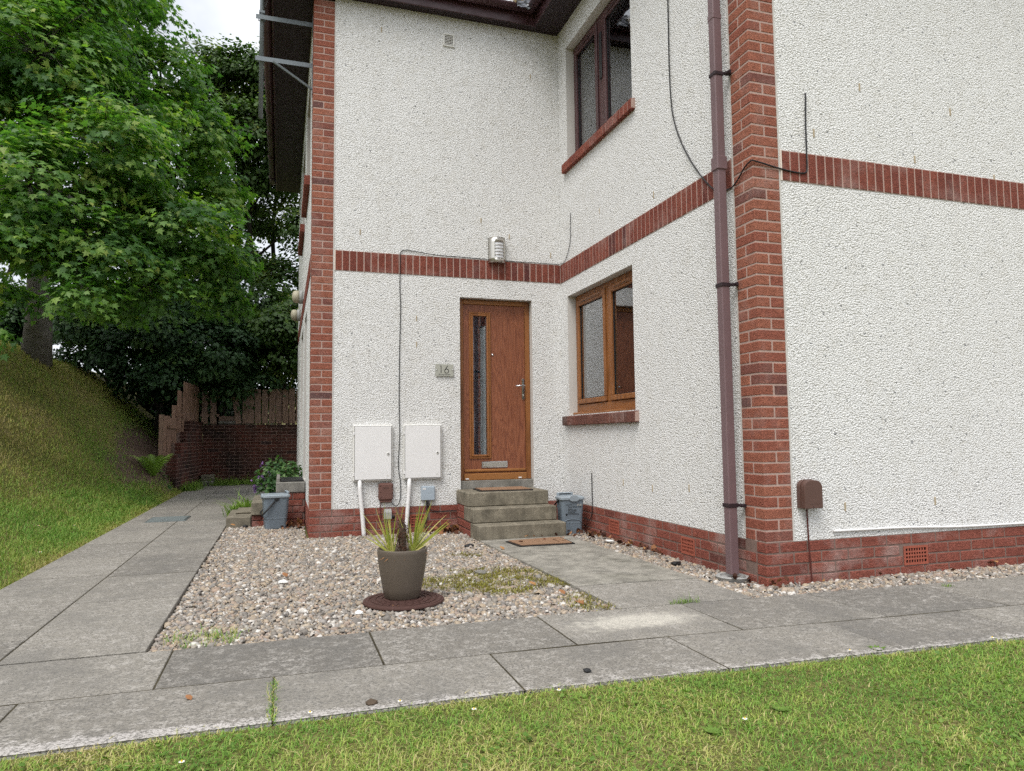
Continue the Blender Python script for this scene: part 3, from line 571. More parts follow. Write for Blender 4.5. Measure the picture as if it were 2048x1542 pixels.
# ------------------------------------------------------------------ windows in the return wall
def window(name, label, op, mv, mh, xf, bot, mull, glass, curt):
    y0, y1, z0, z1 = op; e = empty('window', (xf, (y0 + y1) / 2, z0), house); e['label'] = label; g = .002
    f = MB(); fw = .055
    f.box(xf, xf + .07, y0 + g, y0 + fw, z0 + bot, z1 - fw, .004).box(xf, xf + .07, y1 - fw, y1 - g, z0 + bot, z1 - fw, .004).box(xf - .002, xf + .07, y0 + g, y1 - g, z1 - fw, z1 - g, .004)
    f.build('frame', mv, e); MB().box(xf - .002, xf + .072, y0 + g, y1 - g, z0 + .028, z0 + bot, .006).box(xf - .055, xf + .06, y0 + .004, y1 - .004, z0 + .003, z0 + .028, .006).build('bottom_rail', mh, e)
    bx('mullion', xf - .004, xf + .07, mull[0], mull[1], z0 + bot + .0005, z1 - fw - .0005, mv, e, .006)
    for (a, b) in ((y0 + fw, mull[0]), (mull[1], y1 - fw)):
        sw = .052; a += .005; b -= .005; c, d = z0 + bot + .005, z1 - fw - .005; gp_ = .009
        q = MB().box(xf - .02, xf + .05, a, a + sw, c + sw, d - sw, .006).box(xf - .02, xf + .05, b - sw, b, c + sw, d - sw, .006); pass
        q.box(xf - .0205, xf + .05, a, b, c, c + sw, .006).box(xf - .0205, xf + .05, a, b, d - sw * 1.35, d, .006)
        o = q.build('sash_rail', mv, e); y_0, y_1, z_0, z_1 = a + sw, b - sw, c + sw, d - sw * 1.35; MB().box(xf + .004, xf + .012, y_0 - .002, y_0 + gp_, z_0, z_1).box(xf + .004, xf + .012, y_1 - gp_, y_1 + .002, z_0, z_1).box(xf + .0045, xf + .012, y_0 + gp_, y_1 - gp_, z_0 - .002, z_0 + gp_).box(xf + .0045, xf + .012, y_0 + gp_, y_1 - gp_, z_1 - gp_, z_1 + .002).build('gasket_shadow_line', MAT['black'], e)  # black border added in place of the sash's missing shadow lines
        bx('pane', xf + .012, xf + .016, a + sw - .004, b - sw + .004, c + sw - .004, d - sw * 1.35 + .004, glass, e, 0)
        tv = MB().box(xf - .03, xf - .0207, a + .12, b - .12, d - sw * .95, d - sw * .95 + .02, .004).build('trickle_vent', mh, e); bx('vent_slot', xf - .0312, xf - .0302, a + .14, b - .14, d - sw * .95 + .007, d - sw * .95 + .013, MAT['black'], e, 0)
    for (a, b) in curt:
        n = 26; V = []; F = []
        for i in range(n + 1):
            yy = a + (b - a) * i / n; xx = xf + .085 + .018 * math.sin(i * 1.7) + .012 * math.sin(i * .61); V += [(xx, yy, z0 + bot * .5), (xx + .004, yy, z1 - .02)]
        for i in range(n): F.append((2 * i, 2 * i + 2, 2 * i + 3, 2 * i + 1))
        add('curtain', V, F, MAT['curtain'], e, True)
    return e
window('window', 'golden oak framed casement window with two tall panes', LW, MAT['oak'], MAT['oakh'], .10, .115, (2.45, 2.535), MAT['glass'], [(3.12, 3.32)])
window('window', 'dark mahogany framed upper window with pale net curtains', UW, MAT['mahog'], MAT['mahog'], .10, .05, (2.46, 2.60), M_glass('upper_window_glass', boost=2.), [(2.85, 3.26), (2.12, 2.5)])
MB().box(.082, .094, 2.50, 2.555, 4.75, 5.25, .006).build('window_latch_bar', MAT['black'], house)

# ------------------------------------------------------------------ front door
dr = empty('front_door', (-.78, LB + .08, .545), house); dr['label'] = 'brown woodgrain front door with a tall narrow glass panel'
yd = LB + .085; x0, x1, z0, z1 = -1.198, -.362, .545, 2.558
for q0 in (x0, x1 - .055): MB().box(q0, q0 + .055, yd, yd + .07, z0, z1, .005).build('frame_jamb', MAT['oak'], dr)
MB().box(x0 + .0555, x1 - .0555, yd + .001, yd + .07, z1 - .055, z1 - .001, .005).build('frame_head', MAT['oakx'], dr); MB().box(x0 + .0555, x1 - .0555, yd - .012, yd + .07, z0, z0 + .075, .006).build('frame_sill', MAT['oakx'], dr)
gx0, gx1, gz0, gz1 = -1.028, -.87, .825, 2.372; lx0, lx1, lz0, lz1 = x0 + .058, x1 - .058, z0 + .078, z1 - .058
ld = MB()
for (a, b, c, d) in ((lx0, gx0, lz0, lz1), (gx1, lx1, lz0, lz1), (gx0, gx1, lz0, gz0), (gx0, gx1, gz1, lz1)): ld.box(a, b, yd + .018, yd + .062, c, d)
ld.build('door_leaf', MAT['door'], dr)
mo = MB()
for (o1, y0_) in ((.045, .004), (.022, -.004)):
    mo.box(gx0 - o1, gx0 - o1 + .022, yd + y0_, yd + .0175, gz0 - o1, gz1 + o1, .004).box(gx1 + o1 - .022, gx1 + o1, yd + y0_, yd + .0175, gz0 - o1, gz1 + o1, .004)
    mo.box(gx0 - o1 + .0222, gx1 + o1 - .0222, yd + y0_ + .0006, yd + .0175, gz1 + o1 - .022, gz1 + o1, .004).box(gx0 - o1 + .0222, gx1 + o1 - .0222, yd + y0_ + .0006, yd + .0175, gz0 - o1, gz0 - o1 + .022, .004)
mo.build('glazing_bead', MAT['oak'], dr); bx('glass_pane', gx0, gx1, yd + .03, yd + .036, gz0, gz1, MAT['doorglass'], dr, 0)
bx('reflection_panel', gx0 - .04, gx1 + .04, yd + .09, yd + .094, gz0 - .04, gz1 + .04, M_plain('blue_grey_reflection', (.42, .47, .52), .9, .1, .25, 3), dr, 0); bx('weather_bar', lx0 + .005, lx1 - .005, yd - .004, yd + .0175, lz0 + .012, lz0 + .042, MAT['oakx'], dr, .008)  # pale panel added behind the glass to stand in for its reflection
hp = bx('handle_plate', -.458, -.428, yd + .006, yd + .0178, 1.435, 1.675, MAT['chrome'], dr, .006)
MB().tube([(-.443, yd + .008, 1.595), (-.443, yd - .04, 1.595), (-.455, yd - .047, 1.594), (-.55, yd - .047, 1.587)], [.009, .009, .0095, .0085], 10).build('lever', MAT['chrome'], hp, True)
MB().lathe([(.009, 0), (.009, .006), (.004, .008)], (-.443, yd - .002, 1.485), 12, 'y').build('key_cylinder', MAT['steel'], hp, True)
lp = bx('letter_plate', -.94, -.637, yd + .008, yd + .0178, .678, .75, MAT['chrome'], dr, .006); bx('letter_flap', -.925, -.652, yd + .002, yd + .0085, .69, .738, MAT['steel'], lp, .004)
MB().lathe([(.012, 0), (.012, .006), (.005, .009)], (-.80, yd + .0085, 1.94), 14, 'y').build('spyhole', MAT['chrome'], dr, True)
for xx in (-1.11, -.50): bx('drain_cap', xx - .018, xx + .018, yd - .0165, yd - .011, .556, .57, MAT['white'], dr, .002)
bx('threshold', x0 - .0, x1 + .0, LB + .03, LB + .16, .455, .544, MAT['conc2'], dr, .004)

# ------------------------------------------------------------------ eaves, gutters, roof
SOF = EZ; AX, AY, DX = -.31, 3.395, -3.185
sf = MB(); sf.box(DX, 0, AY, LB, SOF, SOF + .02).box(AX, 0, -.45, AY - .001, SOF + .0006, SOF + .0204).box(DX, -LA, LB + .001, 9.95, SOF + .0006, SOF + .0204)
sf.box(-.31, 7, -.45, 0, 6.2, 6.22)
sf.build('soffit', MAT['soffit'], house)
fa = MB(); fa.box(DX, AX - .001, AY - .02, AY, SOF - .012, SOF + .2, .003).box(AX - .02, AX, -.45, AY - .021, SOF - .0115, SOF + .2, .003).box(DX - .02, DX - .0005, AY - .02, 9.95, SOF - .012, SOF + .2, .003)
fa.build('fascia', MAT['fascia'], house)
def gutter(pts, name='gutter', r=.058, joints=()):
    g = MB(); n = 10; P = [Vector(p) for p in pts]; base = []
    for i, p in enumerate(P):
        t = (P[min(i + 1, len(P) - 1)] - P[max(i - 1, 0)]).normalized(); s = Vector((t.y, -t.x, 0))
        for k in range(n + 1):
            a = math.pi * k / n; g.v.append(tuple(p + s * r * math.cos(a) + Vector((0, 0, -r * math.sin(a)))))
    for i in range(len(P) - 1):
        for k in range(n): g.f.append((i * (n + 1) + k, i * (n + 1) + k + 1, (i + 1) * (n + 1) + k + 1, (i + 1) * (n + 1) + k))
    o = g.build(name, MAT['gutter'], house, True); md = o.modifiers.new('s', 'SOLIDIFY'); md.thickness = .004
    return o
GZ = SOF + .155
gutter([(DX - .08, AY - .08, GZ), (AX - .08, AY - .08, GZ)]); gutter([(AX - .08, AY - .08, GZ), (AX - .08, -.45, GZ)]); gutter([(DX - .08, 9.95, GZ), (DX - .08, AY - .08, GZ)])
for yy in (4.1, 4.6, 5.2, 5.95, 6.05, 6.8, 7.6, 8.6, 9.6):
    MB().tube([(DX - .02, yy, GZ + .01)] + [(DX - .08 + .064 * math.cos(a), yy, GZ - .064 * math.sin(a)) for a in np.linspace(0, math.pi, 9)], .006, 6).build('gutter_bracket', MAT['gutter'], house)
for xx in (-2.6, -1.7, -.9): MB().tube([(xx, AY - .02, GZ + .01)] + [(xx, AY - .08 + .064 * math.cos(a), GZ - .064 * math.sin(a)) for a in np.linspace(0, math.pi, 9)], .006, 6).build('gutter_bracket', MAT['gutter'], house)
rf = MB(); rz = SOF + .17
rf.poly([(DX - .09, AY - .09, rz), (8, AY - .09, rz), (8, 6.65, rz + 2.2), (0, 6.65, rz + 2.2)], (0, 1, 2, 3)); rf.poly([(DX - .09, 9.98, rz), (DX - .09, AY - .09, rz), (0, 6.65, rz + 2.2)], (0, 1, 2)); rf.poly([(8, 9.98, rz), (DX - .09, 9.98, rz), (0, 6.65, rz + 2.2), (8, 6.65, rz + 2.2)], (0, 1, 2, 3))
rf.poly([(AX - .09, AY - .1, rz + .01), (AX - .09, -.5, rz + .01), (3.3, -.5, rz + 2.4), (3.3, 6, rz + 2.4), (AX - .09, 6, rz + .01)], (0, 1, 2, 3, 4)); rf.poly([(3.3, -.5, rz + 2.4), (7, -.5, rz), (7, 6, rz), (3.3, 6, rz + 2.4)], (0, 1, 2, 3)); rf.poly([(AX - .09, -.5, rz), (7, -.5, rz), (3.3, -.5, rz + 2.4)], (0, 1, 2))
ro = rf.build('roof', MAT['roof'], house); md = ro.modifiers.new('s', 'SOLIDIFY'); md.thickness = .05

# ------------------------------------------------------------------ downpipe
dpx, dpy = -.088, .255; dp = empty('downpipe', (dpx, dpy, 0), house); dp['label'] = 'square brown plastic downpipe'
h_ = .0335
bx('pipe', dpx - h_, dpx + h_, dpy - h_, dpy + h_, .06, 2.93, MAT['upvc'], dp, .006); bx('pipe', dpx - h_, dpx + h_, dpy - h_, dpy + h_, 2.935, 5.9, MAT['upvc'], dp, .006)
bx('pipe_socket', dpx - .042, dpx + .042, dpy - .042, dpy + .042, 2.90, 3.0, MAT['upvc'], dp, .006); bx('pipe_socket', dpx - .036, dpx + .036, dpy - .036, dpy + .036, 4.02, 4.06, MAT['upvc'], dp, .003)
for zz in (.53, 2.07, 3.61):
    c = MB().box(dpx - .039, dpx + .039, dpy - .039, dpy + .039, zz - .014, zz + .014, .003).box(-.05, -.0, dpy - .06, dpy - .03, zz - .01, zz + .01, .003); c.tube([(-.03, dpy - .085, zz), (-.03, dpy - .03, zz)], .012, 8)
    c.build('pipe_clip', MAT['soffit'], dp)
MB().lathe([(.10, .0), (.115, .028), (.11, .034), (.085, .034), (.08, .02)], (dpx, dpy, .02), 24, 'z').build('gully_hood', MAT['gbox2'], dp)

# ------------------------------------------------------------------ door steps and side steps
ds = empty('door_steps', (-.82, 3.0, 0)); tag(ds, 'three stained concrete steps with brick sides below the front door', 'steps')
def stepblock(parent, x0, x1, y0, y1, z0, z1, mat, b=.008):
    g = MB().box(x0, x1, y0, y1, z0, z1, b); return g.build('step', mat, parent)
stepblock(ds, -1.25, -.355, 2.60, 2.93, -.01, .170, MAT['conc']); stepblock(ds, -1.25, -.368, 2.815, 3.19, .172, .312, MAT['conc']); stepblock(ds, -1.25, -.375, 3.03, LB + .03, .314, .456, MAT['conc'])
bx('core', -1.235, -.40, 2.94, LB - .01, .0, .171, MAT['mortar_d'], ds, 0); bx('core', -1.235, -.40, 3.2, LB - .01, .1715, .313, MAT['mortar_d'], ds, 0)
for j, (a, n) in enumerate(((2.94, 3), (2.94, 3), (3.2, 2), (3.2, 2))):
    z0 = (.018, .094, .175, .246)[j]
    for i in range(n):
        u0 = a + i * .225 - (0 if j % 2 else .0); u1 = min(u0 + .215, LB - .012)
        if u1 - u0 > .04: brick(ds, -1.246, -1.15, u0, u1, z0, z0 + .064, MAT['plinth'])
ss = empty('side_steps', (-3.2, 5.3, 0)); tag(ss, 'low concrete steps on brick at the side door, left of the house corner', 'steps')
stepblock(ss, -3.64, -3.372, 4.78, 5.75, -.01, .135, MAT['conc']); stepblock(ss, -3.56, -3.372, 5.15, 5.75, .137, .16, MAT['conc'])
stepblock(ss, -3.37, -3.105, 4.76, 5.85, .15, .298, MAT['conc']); stepblock(ss, -3.103, -2.778, 4.78, 5.95, .395, .515, MAT['conc2'])
bx('core', -3.365, -2.78, 4.80, 5.8, 0, .149, MAT['mortar_d'], ss, 0); bx('core', -3.1, -2.78, 4.80, 5.9, .1495, .394, MAT['mortar_d'], ss, 0)
for j in range(5):
    z0 = .012 + j * .076
    for i in range(3):
        u0 = -3.36 + i * .225 - (.11 if j % 2 else 0); u1 = min(u0 + .215, -2.78); u0 = max(u0, -3.362 if j < 2 else -3.098)
        if u1 - u0 > .04 and z0 + .066 < (.149 if u0 < -3.15 and False else .39): 
            if j >= 2 or u1 > u0: brick(ss, u0, u1, 4.785 if j < 2 else 4.79, 4.87, z0, z0 + .066, MAT['plinth'])
bx('platform_edging', -3.10, -3.06, 4.85, 5.9, .516, .56, MAT['conc2'], ss, .004); bx('rubber_matting', -3.05, -2.79, 4.86, 5.6, .516, .535, MAT['black'], ss, .004)

# ------------------------------------------------------------------ door mats
def doormat(label, q, z):
    e = empty('doormat', (sum(p[0] for p in q) / 4, sum(p[1] for p in q) / 4, z)); tag(e, label, 'doormat')
    c = Vector((sum(p[0] for p in q) / 4, sum(p[1] for p in q) / 4, 0)); P = [Vector((p[0], p[1], 0)) for p in q]; I = [p + (c - p).normalized() * .028 for p in P]
    MB().prism([(p.x, p.y, z) for p in P], (0, 0, .011)).build('rubber_border', MAT['black'], e); MB().prism([(p.x, p.y, z + .009) for p in I], (0, 0, .008)).build('coir_pile', MAT['coir'], e)
doormat('coir doormat lying on the path before the bottom step', [(-1.05, 2.40), (-1.02, 2.07), (-.50, 2.045), (-.475, 2.46)], .038)
doormat('coir doormat on the top step against the front door', [(-1.08, 3.47), (-1.095, 3.12), (-.53, 3.07), (-.50, 3.48)], .457)

# ------------------------------------------------------------------ fittings on the door wall
def rbox(n, r):   # rounded rectangle outline helper (unit half sizes applied later)
    return n
def meterbox(x0, x1, z0, z1, label, pipe):
    y = LB; e = empty('meter_box', ((x0 + x1) / 2, y, z0)); tag(e, label, 'meter box', 'white meter boxes by the door')
    MB().box(x0, x1, y - .045, y + .01, z0, z1, .008).build('housing', MAT['whited'], e)
    t = .016; MB().box(x0 + t, x1 - t, y - .052, y - .0455, z0 + t, z1 - t, .003).build('door_panel', MAT['white'], e)
    MB().box(x0 + t - .005, x1 - t + .005, y - .0462, y - .0452, z0 + t - .005, z1 - t + .005).build('door_gap_shade', MAT['seam'], e)  # grey sheet paints the shaded gap round the door panel
    lk = MB().lathe([(.016, 0), (.016, -.004), (.012, -.005)], (x1 - .05, y - .052, (z0 + z1) / 2 - .01), 16, 'y').build('lock', MAT['whited'], e, True); MB().lathe([(.007, 0), (.007, -.002)], (x1 - .05, y - .057, (z0 + z1) / 2 - .01), 12, 'y').build('keyhole', MAT['black'], lk)
    for zz in (z0 + .07, z1 - .09): bx('hinge', x0 - .002, x0 + .014, y - .05, y - .02, zz - .014, zz + .014, MAT['white'], e, .002)
    MB().lathe([(.011, 0), (.011, -.0015)], (x1 - .055, y - .0522, z0 + .055), 16, 'y').build('emblem', MAT['whited'], e)
    MB().tube(pipe, .0215, 14).build('conduit', MAT['white'], e, True)
meterbox(-2.345, -1.94, .577, 1.156, 'white meter box nearest the house corner, left of the thin black cable', [(-2.278, LB - .03, .59), (-2.275, LB - .032, .5), (-2.255, LB - .038, .28), (-2.235, LB - .042, .05), (-2.233, LB - .042, .0)])
meterbox(-1.826, -1.417, .582, 1.158, 'white meter box right of the thin black cable, nearer the door', [(-1.764, LB - .03, .595), (-1.766, LB - .032, .5), (-1.785, LB - .038, .25), (-1.80, LB - .042, .06), (-1.802, LB - .042, .0)])
e = empty('junction_box', (-2.01, LB, .36)); tag(e, 'brown plastic cable junction box below the left meter box', 'junction box')
MB().box(-2.085, -1.933, LB - .045, LB + .01, .37, .556, .018).build('cover', MAT['bbox'], e); MB().box(-2.07, -1.948, LB - .035, LB + .01, .352, .372, .006).build('cable_skirt', MAT['bbox'], e)
for xx in (-2.075, -1.953):
    for zz in (.40, .46, .52): bx('rib', xx, xx + .012, LB - .0475, LB - .044, zz, zz + .02, MAT['bbox'], e, .001)
bx('label_strip', -2.04, -1.978, LB - .0468, LB - .0445, .50, .512, MAT['dbox'], e, 0)
MB().tube([(-2.06, LB - .012, .36), (-2.062, LB - .01, .3), (-2.06, LB - .012, .15)], .004, 6).build('cable', MAT['bcable'], e)
e = empty('grey_box', (-1.565, LB, .355)); tag(e, 'square grey metal utility box below the right meter box', 'utility box')
MB().box(-1.636, -1.492, LB - .04, LB + .01, .356, .506, .008).build('cover', MAT['gbox'], e); MB().box(-1.63, -1.498, LB - .043, LB - .0405, .362, .49, .002).build('door_panel', MAT['gbox'], e); bx('sticker', -1.625, -1.59, LB - .0445, LB - .0432, .472, .487, MAT['white'], e, 0)
MB().tube([(-1.575, LB - .02, .358), (-1.573, LB - .012, .30), (-1.578, LB - .015, .2), (-1.60, LB - .02, .11), (-1.61, LB - .03, .02)], .008, 8).build('cable', MAT['cable'], e); MB().tube([(-1.555, LB - .02, .358), (-1.552, LB - .012, .29), (-1.53, LB - .012, .245), (-1.45, LB - .012, .235), (-1.3, LB - .012, .237), (-1.24, LB - .012, .23)], .005, 8).build('cable', MAT['cable'], e)
e = empty('terminal_box', (-1.99, LB, .18)); tag(e, 'small grey plastic terminal box on the brick plinth', 'terminal box')
MB().poly([(-2.027, LB + .01, .184), (-1.949, LB + .01, .184), (-1.949, LB - .035, .184), (-2.027, LB - .035, .184), (-2.027, LB + .01, .284), (-1.949, LB + .01, .284), (-1.953, LB - .018, .284), (-2.023, LB - .018, .284), (-1.949, LB - .035, .25), (-2.027, LB - .035, .25)], (0, 1, 2, 3), (4, 7, 6, 5), (3, 2, 8, 9), (9, 8, 6, 7), (0, 3, 9, 7, 4), (1, 5, 6, 8, 2)).build('cover', MAT['gbox2'], e); bx('base', -2.03, -1.946, LB - .01, LB + .008, .176, .183, MAT['gbox2'], e, .002)
MB().lathe([(.016, 0), (.018, -.02), (.012, -.026)], (-1.93, LB - .0, .2), 12, 'y').build('cable_gland', MAT['black'], e, True)
# lamp
lx, lz0_, lz1_ = -.775, 2.955, 3.243; e = empty('wall_lamp', (lx, LB, lz0_)); tag(e, 'curved brushed steel wall lamp with five frosted slots above the door', 'wall lamp')
hw, dpth = .1, .085
arc = lambda s, k=1.: (lx + hw * k * s, LB - .012 - dpth * k * (1 - s * s) ** .5 if abs(s) < 1 else LB - .012)
ss_ = list(np.linspace(-1, 1, 21)); zs_ = [lz0_, lz0_ + .055]
for i in range(5): zs_ += [lz0_ + .055 + i * .0365 + .029, lz0_ + .055 + (i + 1) * .0365]
zs_ = zs_[:-1] + [lz1_]; g = MB(); idx = {}
for i, s in enumerate(ss_):
    for j, z in enumerate(zs_): idx[i, j] = len(g.v); a = arc(s); g.v.append((a[0], a[1], z))
for i in range(20):
    for j in range(len(zs_) - 1):
        slot = j % 2 == 1 and -.42 <= (ss_[i] + ss_[i + 1]) / 2 <= .62
        if not slot: g.f.append((idx[i, j], idx[i + 1, j], idx[i + 1, j + 1], idx[i, j + 1]))
o = g.build('steel_cover', MAT['steel'], e, True); md = o.modifiers.new('s', 'SOLIDIFY'); md.thickness = .003
for z in (lz0_ + .002, lz1_ - .004): MB().prism([(*arc(s, .985), z) for s in ss_[::2]], (0, 0, .002)).build('end_plate', MAT['steel'], e)
g = MB()
for s in ss_: a = arc(s, .93); g.v += [(a[0], a[1], lz0_ + .02), (a[0], a[1], lz1_ - .02)]
for i in range(20): g.f.append((2 * i, 2 * i + 2, 2 * i + 3, 2 * i + 1))
g.build('diffuser', MAT['frost'], e, True); bx('back_plate', lx - .095, lx + .095, LB - .012, LB + .004, lz0_ + .005, lz1_ - .005, MAT['steel'], e, .001)
# number plate
e = empty('house_number_plate', (-1.378, LB, 1.678)); tag(e, 'small rectangular metal house number plate reading 16', 'number plate')
py_ = LB - .014; bx('plate', -1.478, -1.279, py_, py_ + .004, 1.68, 1.81, MAT['plate'], e, .001)
for xx in (-1.465, -1.291): MB().lathe([(.0065, 0), (.006, -.006), (.003, -.008)], (xx, py_, 1.75), 12, 'y').build('screw', MAT['chrome'], e, True); MB().tube([(xx, py_ + .004, 1.75), (xx, LB + .004, 1.75)], .004, 8).build('stand_off', MAT['chrome'], e)
yk = py_ - .0006; n1 = MB().box(-1.419, -1.4125, yk, yk + .0005, 1.712, 1.795).prism([(-1.419, yk, 1.795), (-1.419, yk, 1.7885), (-1.427, yk, 1.7865), (-1.427, yk, 1.791)], (0, .0005, 0)); n1.build('numeral', MAT['ink'], e)
g = MB(); c6 = (-1.3545, 1.736)
for k in range(28):
    a = 2 * math.pi * k / 28
    for r in (.0185, .0255): g.v.append((c6[0] + r * math.cos(a), yk, c6[1] + r * math.sin(a)))
for k in range(28): g.f.append((2 * k, 2 * ((k + 1) % 28), 2 * ((k + 1) % 28) + 1, 2 * k + 1))
g.poly([(c6[0] - .0245, yk - .0002, c6[1] + .008), (c6[0] - .0165, yk - .0002, c6[1] + .008), (c6[0] + .015, yk - .0002, 1.793), (c6[0] + .0075, yk - .0002, 1.795)], (0, 1, 2, 3)); g.build('numeral', MAT['ink'], e)
text('street_name', 'Murray Terrace', .0205, MAT['ink'], (-1.378, yk, 1.692), (R(90), 0, 0), e)
# vent high on the wall
e = empty('wall_vent', (-1.31, LB, 5.4)); tag(e, 'small cream louvred vent high under the eaves', 'vent')
g = MB().box(-1.375, -1.245, LB - .012, LB + .01, 5.40, 5.418, .003).box(-1.375, -1.245, LB - .012, LB + .01, 5.532, 5.55, .003).box(-1.375, -1.358, LB - .0115, LB + .01, 5.4185, 5.5315, .003).box(-1.262, -1.245, LB - .0115, LB + .01, 5.4185, 5.5315, .003); g.build('surround', MAT['whited'], e)
for k in range(6): MB().box(-1.3575, -1.2625, LB - .010, LB + .001, 5.425 + k * .018, 5.433 + k * .018, .002).build('louvre', MAT['whited'], e)
bx('grille_back', -1.358, -1.262, LB + .0, LB + .002, 5.419, 5.531, MAT['dark'], e, 0)
# cables
def cable(label, pts, r=.0045, mat='cable', clips=()):
    P = [Vector(p) for p in pts]; Q = []
    for i in range(len(P) - 1):
        a, b, c, d = P[max(i - 1, 0)], P[i], P[i + 1], P[min(i + 2, len(P) - 1)]
        for k in range(4):
            t = k / 4; Q.append(.5 * ((2 * b) + (c - a) * t + (2 * a - 5 * b + 4 * c - d) * t * t + (-a + 3 * b - 3 * c + d) * t ** 3))
    Q.append(P[-1]); o = MB().tube(Q, r, 7).build('cable', MAT[mat], None, True); tag(o, label, 'cable'); return o
yw = LB - .006
cable('thin black cable dropping between the two white meter boxes', [(-.44, yw, 2.995), (-.88, yw, 3.0), (-1.2, yw, 3.005), (-1.47, yw - .004, 3.008), (-1.72, yw, 3.035), (-1.80, yw, 3.04), (-1.853, yw, 3.01), (-1.858, yw - .006, 2.9), (-1.86, yw, 2.6), (-1.852, yw, 2.4), (-1.863, yw, 1.95), (-1.868, yw, 1.42), (-1.862, yw - .002, 1.05), (-1.876, yw, .735), (-1.853, yw, .55), (-1.857, yw - .004, .38), (-1.89, yw - .01, .312), (-1.935, yw - .014, .33), (-1.95, yw - .02, .36)], .0042)
cable('thin grey cable above the brick band in the inner corner', [(-.435, yw, 2.998), (-.2, yw, 2.998), (-.03, yw, 3.0), (-.008, LB - .04, 3.0), (-.007, 3.36, 3.005), (-.006, 3.22, 3.15), (-.006, 3.19, 3.35), (-.006, 3.185, 3.51)], .0035)
cable('long black cable looping down past the downpipe and across the corner pier', [(-.006, 1.015, 5.7), (-.008, 1.015, 4.66), (-.01, 1.015, 3.92), (-.008, .955, 3.55), (-.008, .75, 3.18), (-.01, .49, 2.878), (-.012, .36, 2.80), (-.012, .24, 2.775), (-.012, .16, 2.80), (-.012, .07, 2.865), (-.012, .0, 2.885), (.0, -.011, 2.885), (.08, -.01, 2.874), (.22, -.009, 2.853), (.36, -.009, 2.84), (.43, -.009, 2.845), (.448, -.009, 2.88), (.45, -.009, 2.98), (.455, -.006, 3.2), (.466, -.004, 3.40), (.47, .004, 3.435)], .0055)
cable('short black cable end standing up beside the grey food bin', [(-.01, 2.737, .64), (-.008, 2.738, .5), (-.008, 2.74, .31), (-.014, 2.75, .2), (-.02, 2.80, .15), (-.02, 2.9, .17)], .0045)
cable('white conduit cable along the foot of the right hand wall', [(.545, -.008, .352), (.8, -.008, .35), (1.2, -.008, .345), (1.67, -.008, .327), (2.3, -.008, .321), (3.0, -.008, .318)], .008, 'white')
# telephone box on the right wall
e = empty('cable_entry_box', (.34, 0, .515)); tag(e, 'dark brown cable entry box with a rounded top on the right hand wall', 'cable box')
def dome(x0, x1, z0, z1, r, y): return [(x0, y, z0), (x1, y, z0), (x1, y, z1 - r)] + [(x1 - r + r * math.cos(a), y, z1 - r + r * math.sin(a)) for a in np.linspace(.2, math.pi / 2, 6)] + [(x0 + r - r * math.sin(a), y, z1 - r + r * math.cos(a)) for a in np.linspace(0, math.pi / 2 - .2, 6)] + [(x0, y, z1 - r)]
o = MB().prism(dome(.265, .413, .518, .705, .05, -.068), (0, .07, 0)).build('cover', MAT['dbox'], e); md = o.modifiers.new('b', 'BEVEL'); md.width = .004; md.segments = 2
MB().prism(dome(.260, .409, .52, .708, .05, -.03), (0, .036, 0)).build('back_case', MAT['dbox'], e); bx('embossed_panel', .305, .385, -.0695, -.067, .548, .575, MAT['dbox'], e, .001); MB().lathe([(.003, 0), (.003, -.002)], (.335, -.068, .53), 8, 'y').build('screw', MAT['black'], e)
MB().tube([(.325, -.012, .52), (.33, -.008, .42), (.333, -.008, .30), (.335, -.012, .2), (.34, -.012, .1), (.343, -.014, .0)], .0055, 7).build('cable', MAT['bcable'], e)
# aerial pole and brackets at the left corner
ay_ = 3.78; e = empty('aerial_pole', (-3.29, ay_, 4.4)); tag(e, 'galvanised steel aerial pole on two wall brackets at the left eaves', 'aerial pole')
MB().tube([(-3.30, ay_, 4.43), (-3.30, ay_, 7.6)], .024, 12).build('pole', MAT['galv'], e, True)
def arm(name, z, brace):
    MB().box(-3.36, -LA - .002, ay_ - .055, ay_ - .05, z - .025, z + .025, .001).box(-3.36, -LA - .002, ay_ - .0495, ay_ - .015, z + .02, z + .025, .001).build('bracket_arm', MAT['galv'], e)
    b0 = z - (.32 if brace else .09); bx('wall_plate', -LA - .006, -LA + .004, ay_ - .075, ay_ + .02, b0, z + .11, MAT['galv'], e, .001)
    if brace: MB().tube([(-3.18, ay_ - .045, z - .01), (-LA - .006, ay_ - .045, z - .26)], .014, 6).build('bracket_brace', MAT['galv'], e)
    MB().tube([(-3.27, ay_ - .05, z), (-3.33, ay_ - .05, z)], .004, 5).tube([(-3.33, ay_ - .05, z), (-3.334, ay_ + .028, z), (-3.3, ay_ + .032, z), (-3.27, ay_ + .028, z), (-3.27, ay_ - .05, z)], .005, 6).build('u_bolt', MAT['galv'], e)
arm('upper', 5.52, False); arm('lower', 5.06, True)
bx('pole_clamp', -3.33, -3.27, ay_ - .03, ay_ + .03, 5.58, 5.61, MAT['galv'], e, .003)
MB().tube([(-3.29, ay_, 5.75), (-3.26, ay_ - .03, 5.8), (-3.27, ay_ - .02, 5.65), (-3.22, ay_, 5.83), (-3.19, ay_, 5.88)], .004, 6).build('coax_cable', MAT['cable'], e)
MB().tube([(-3.36, ay_, 5.80), (-3.31, ay_, 5.785), (-3.30, ay_ - .026, 5.79)], .004, 6).build('coax_cable', MAT['cable'], e)
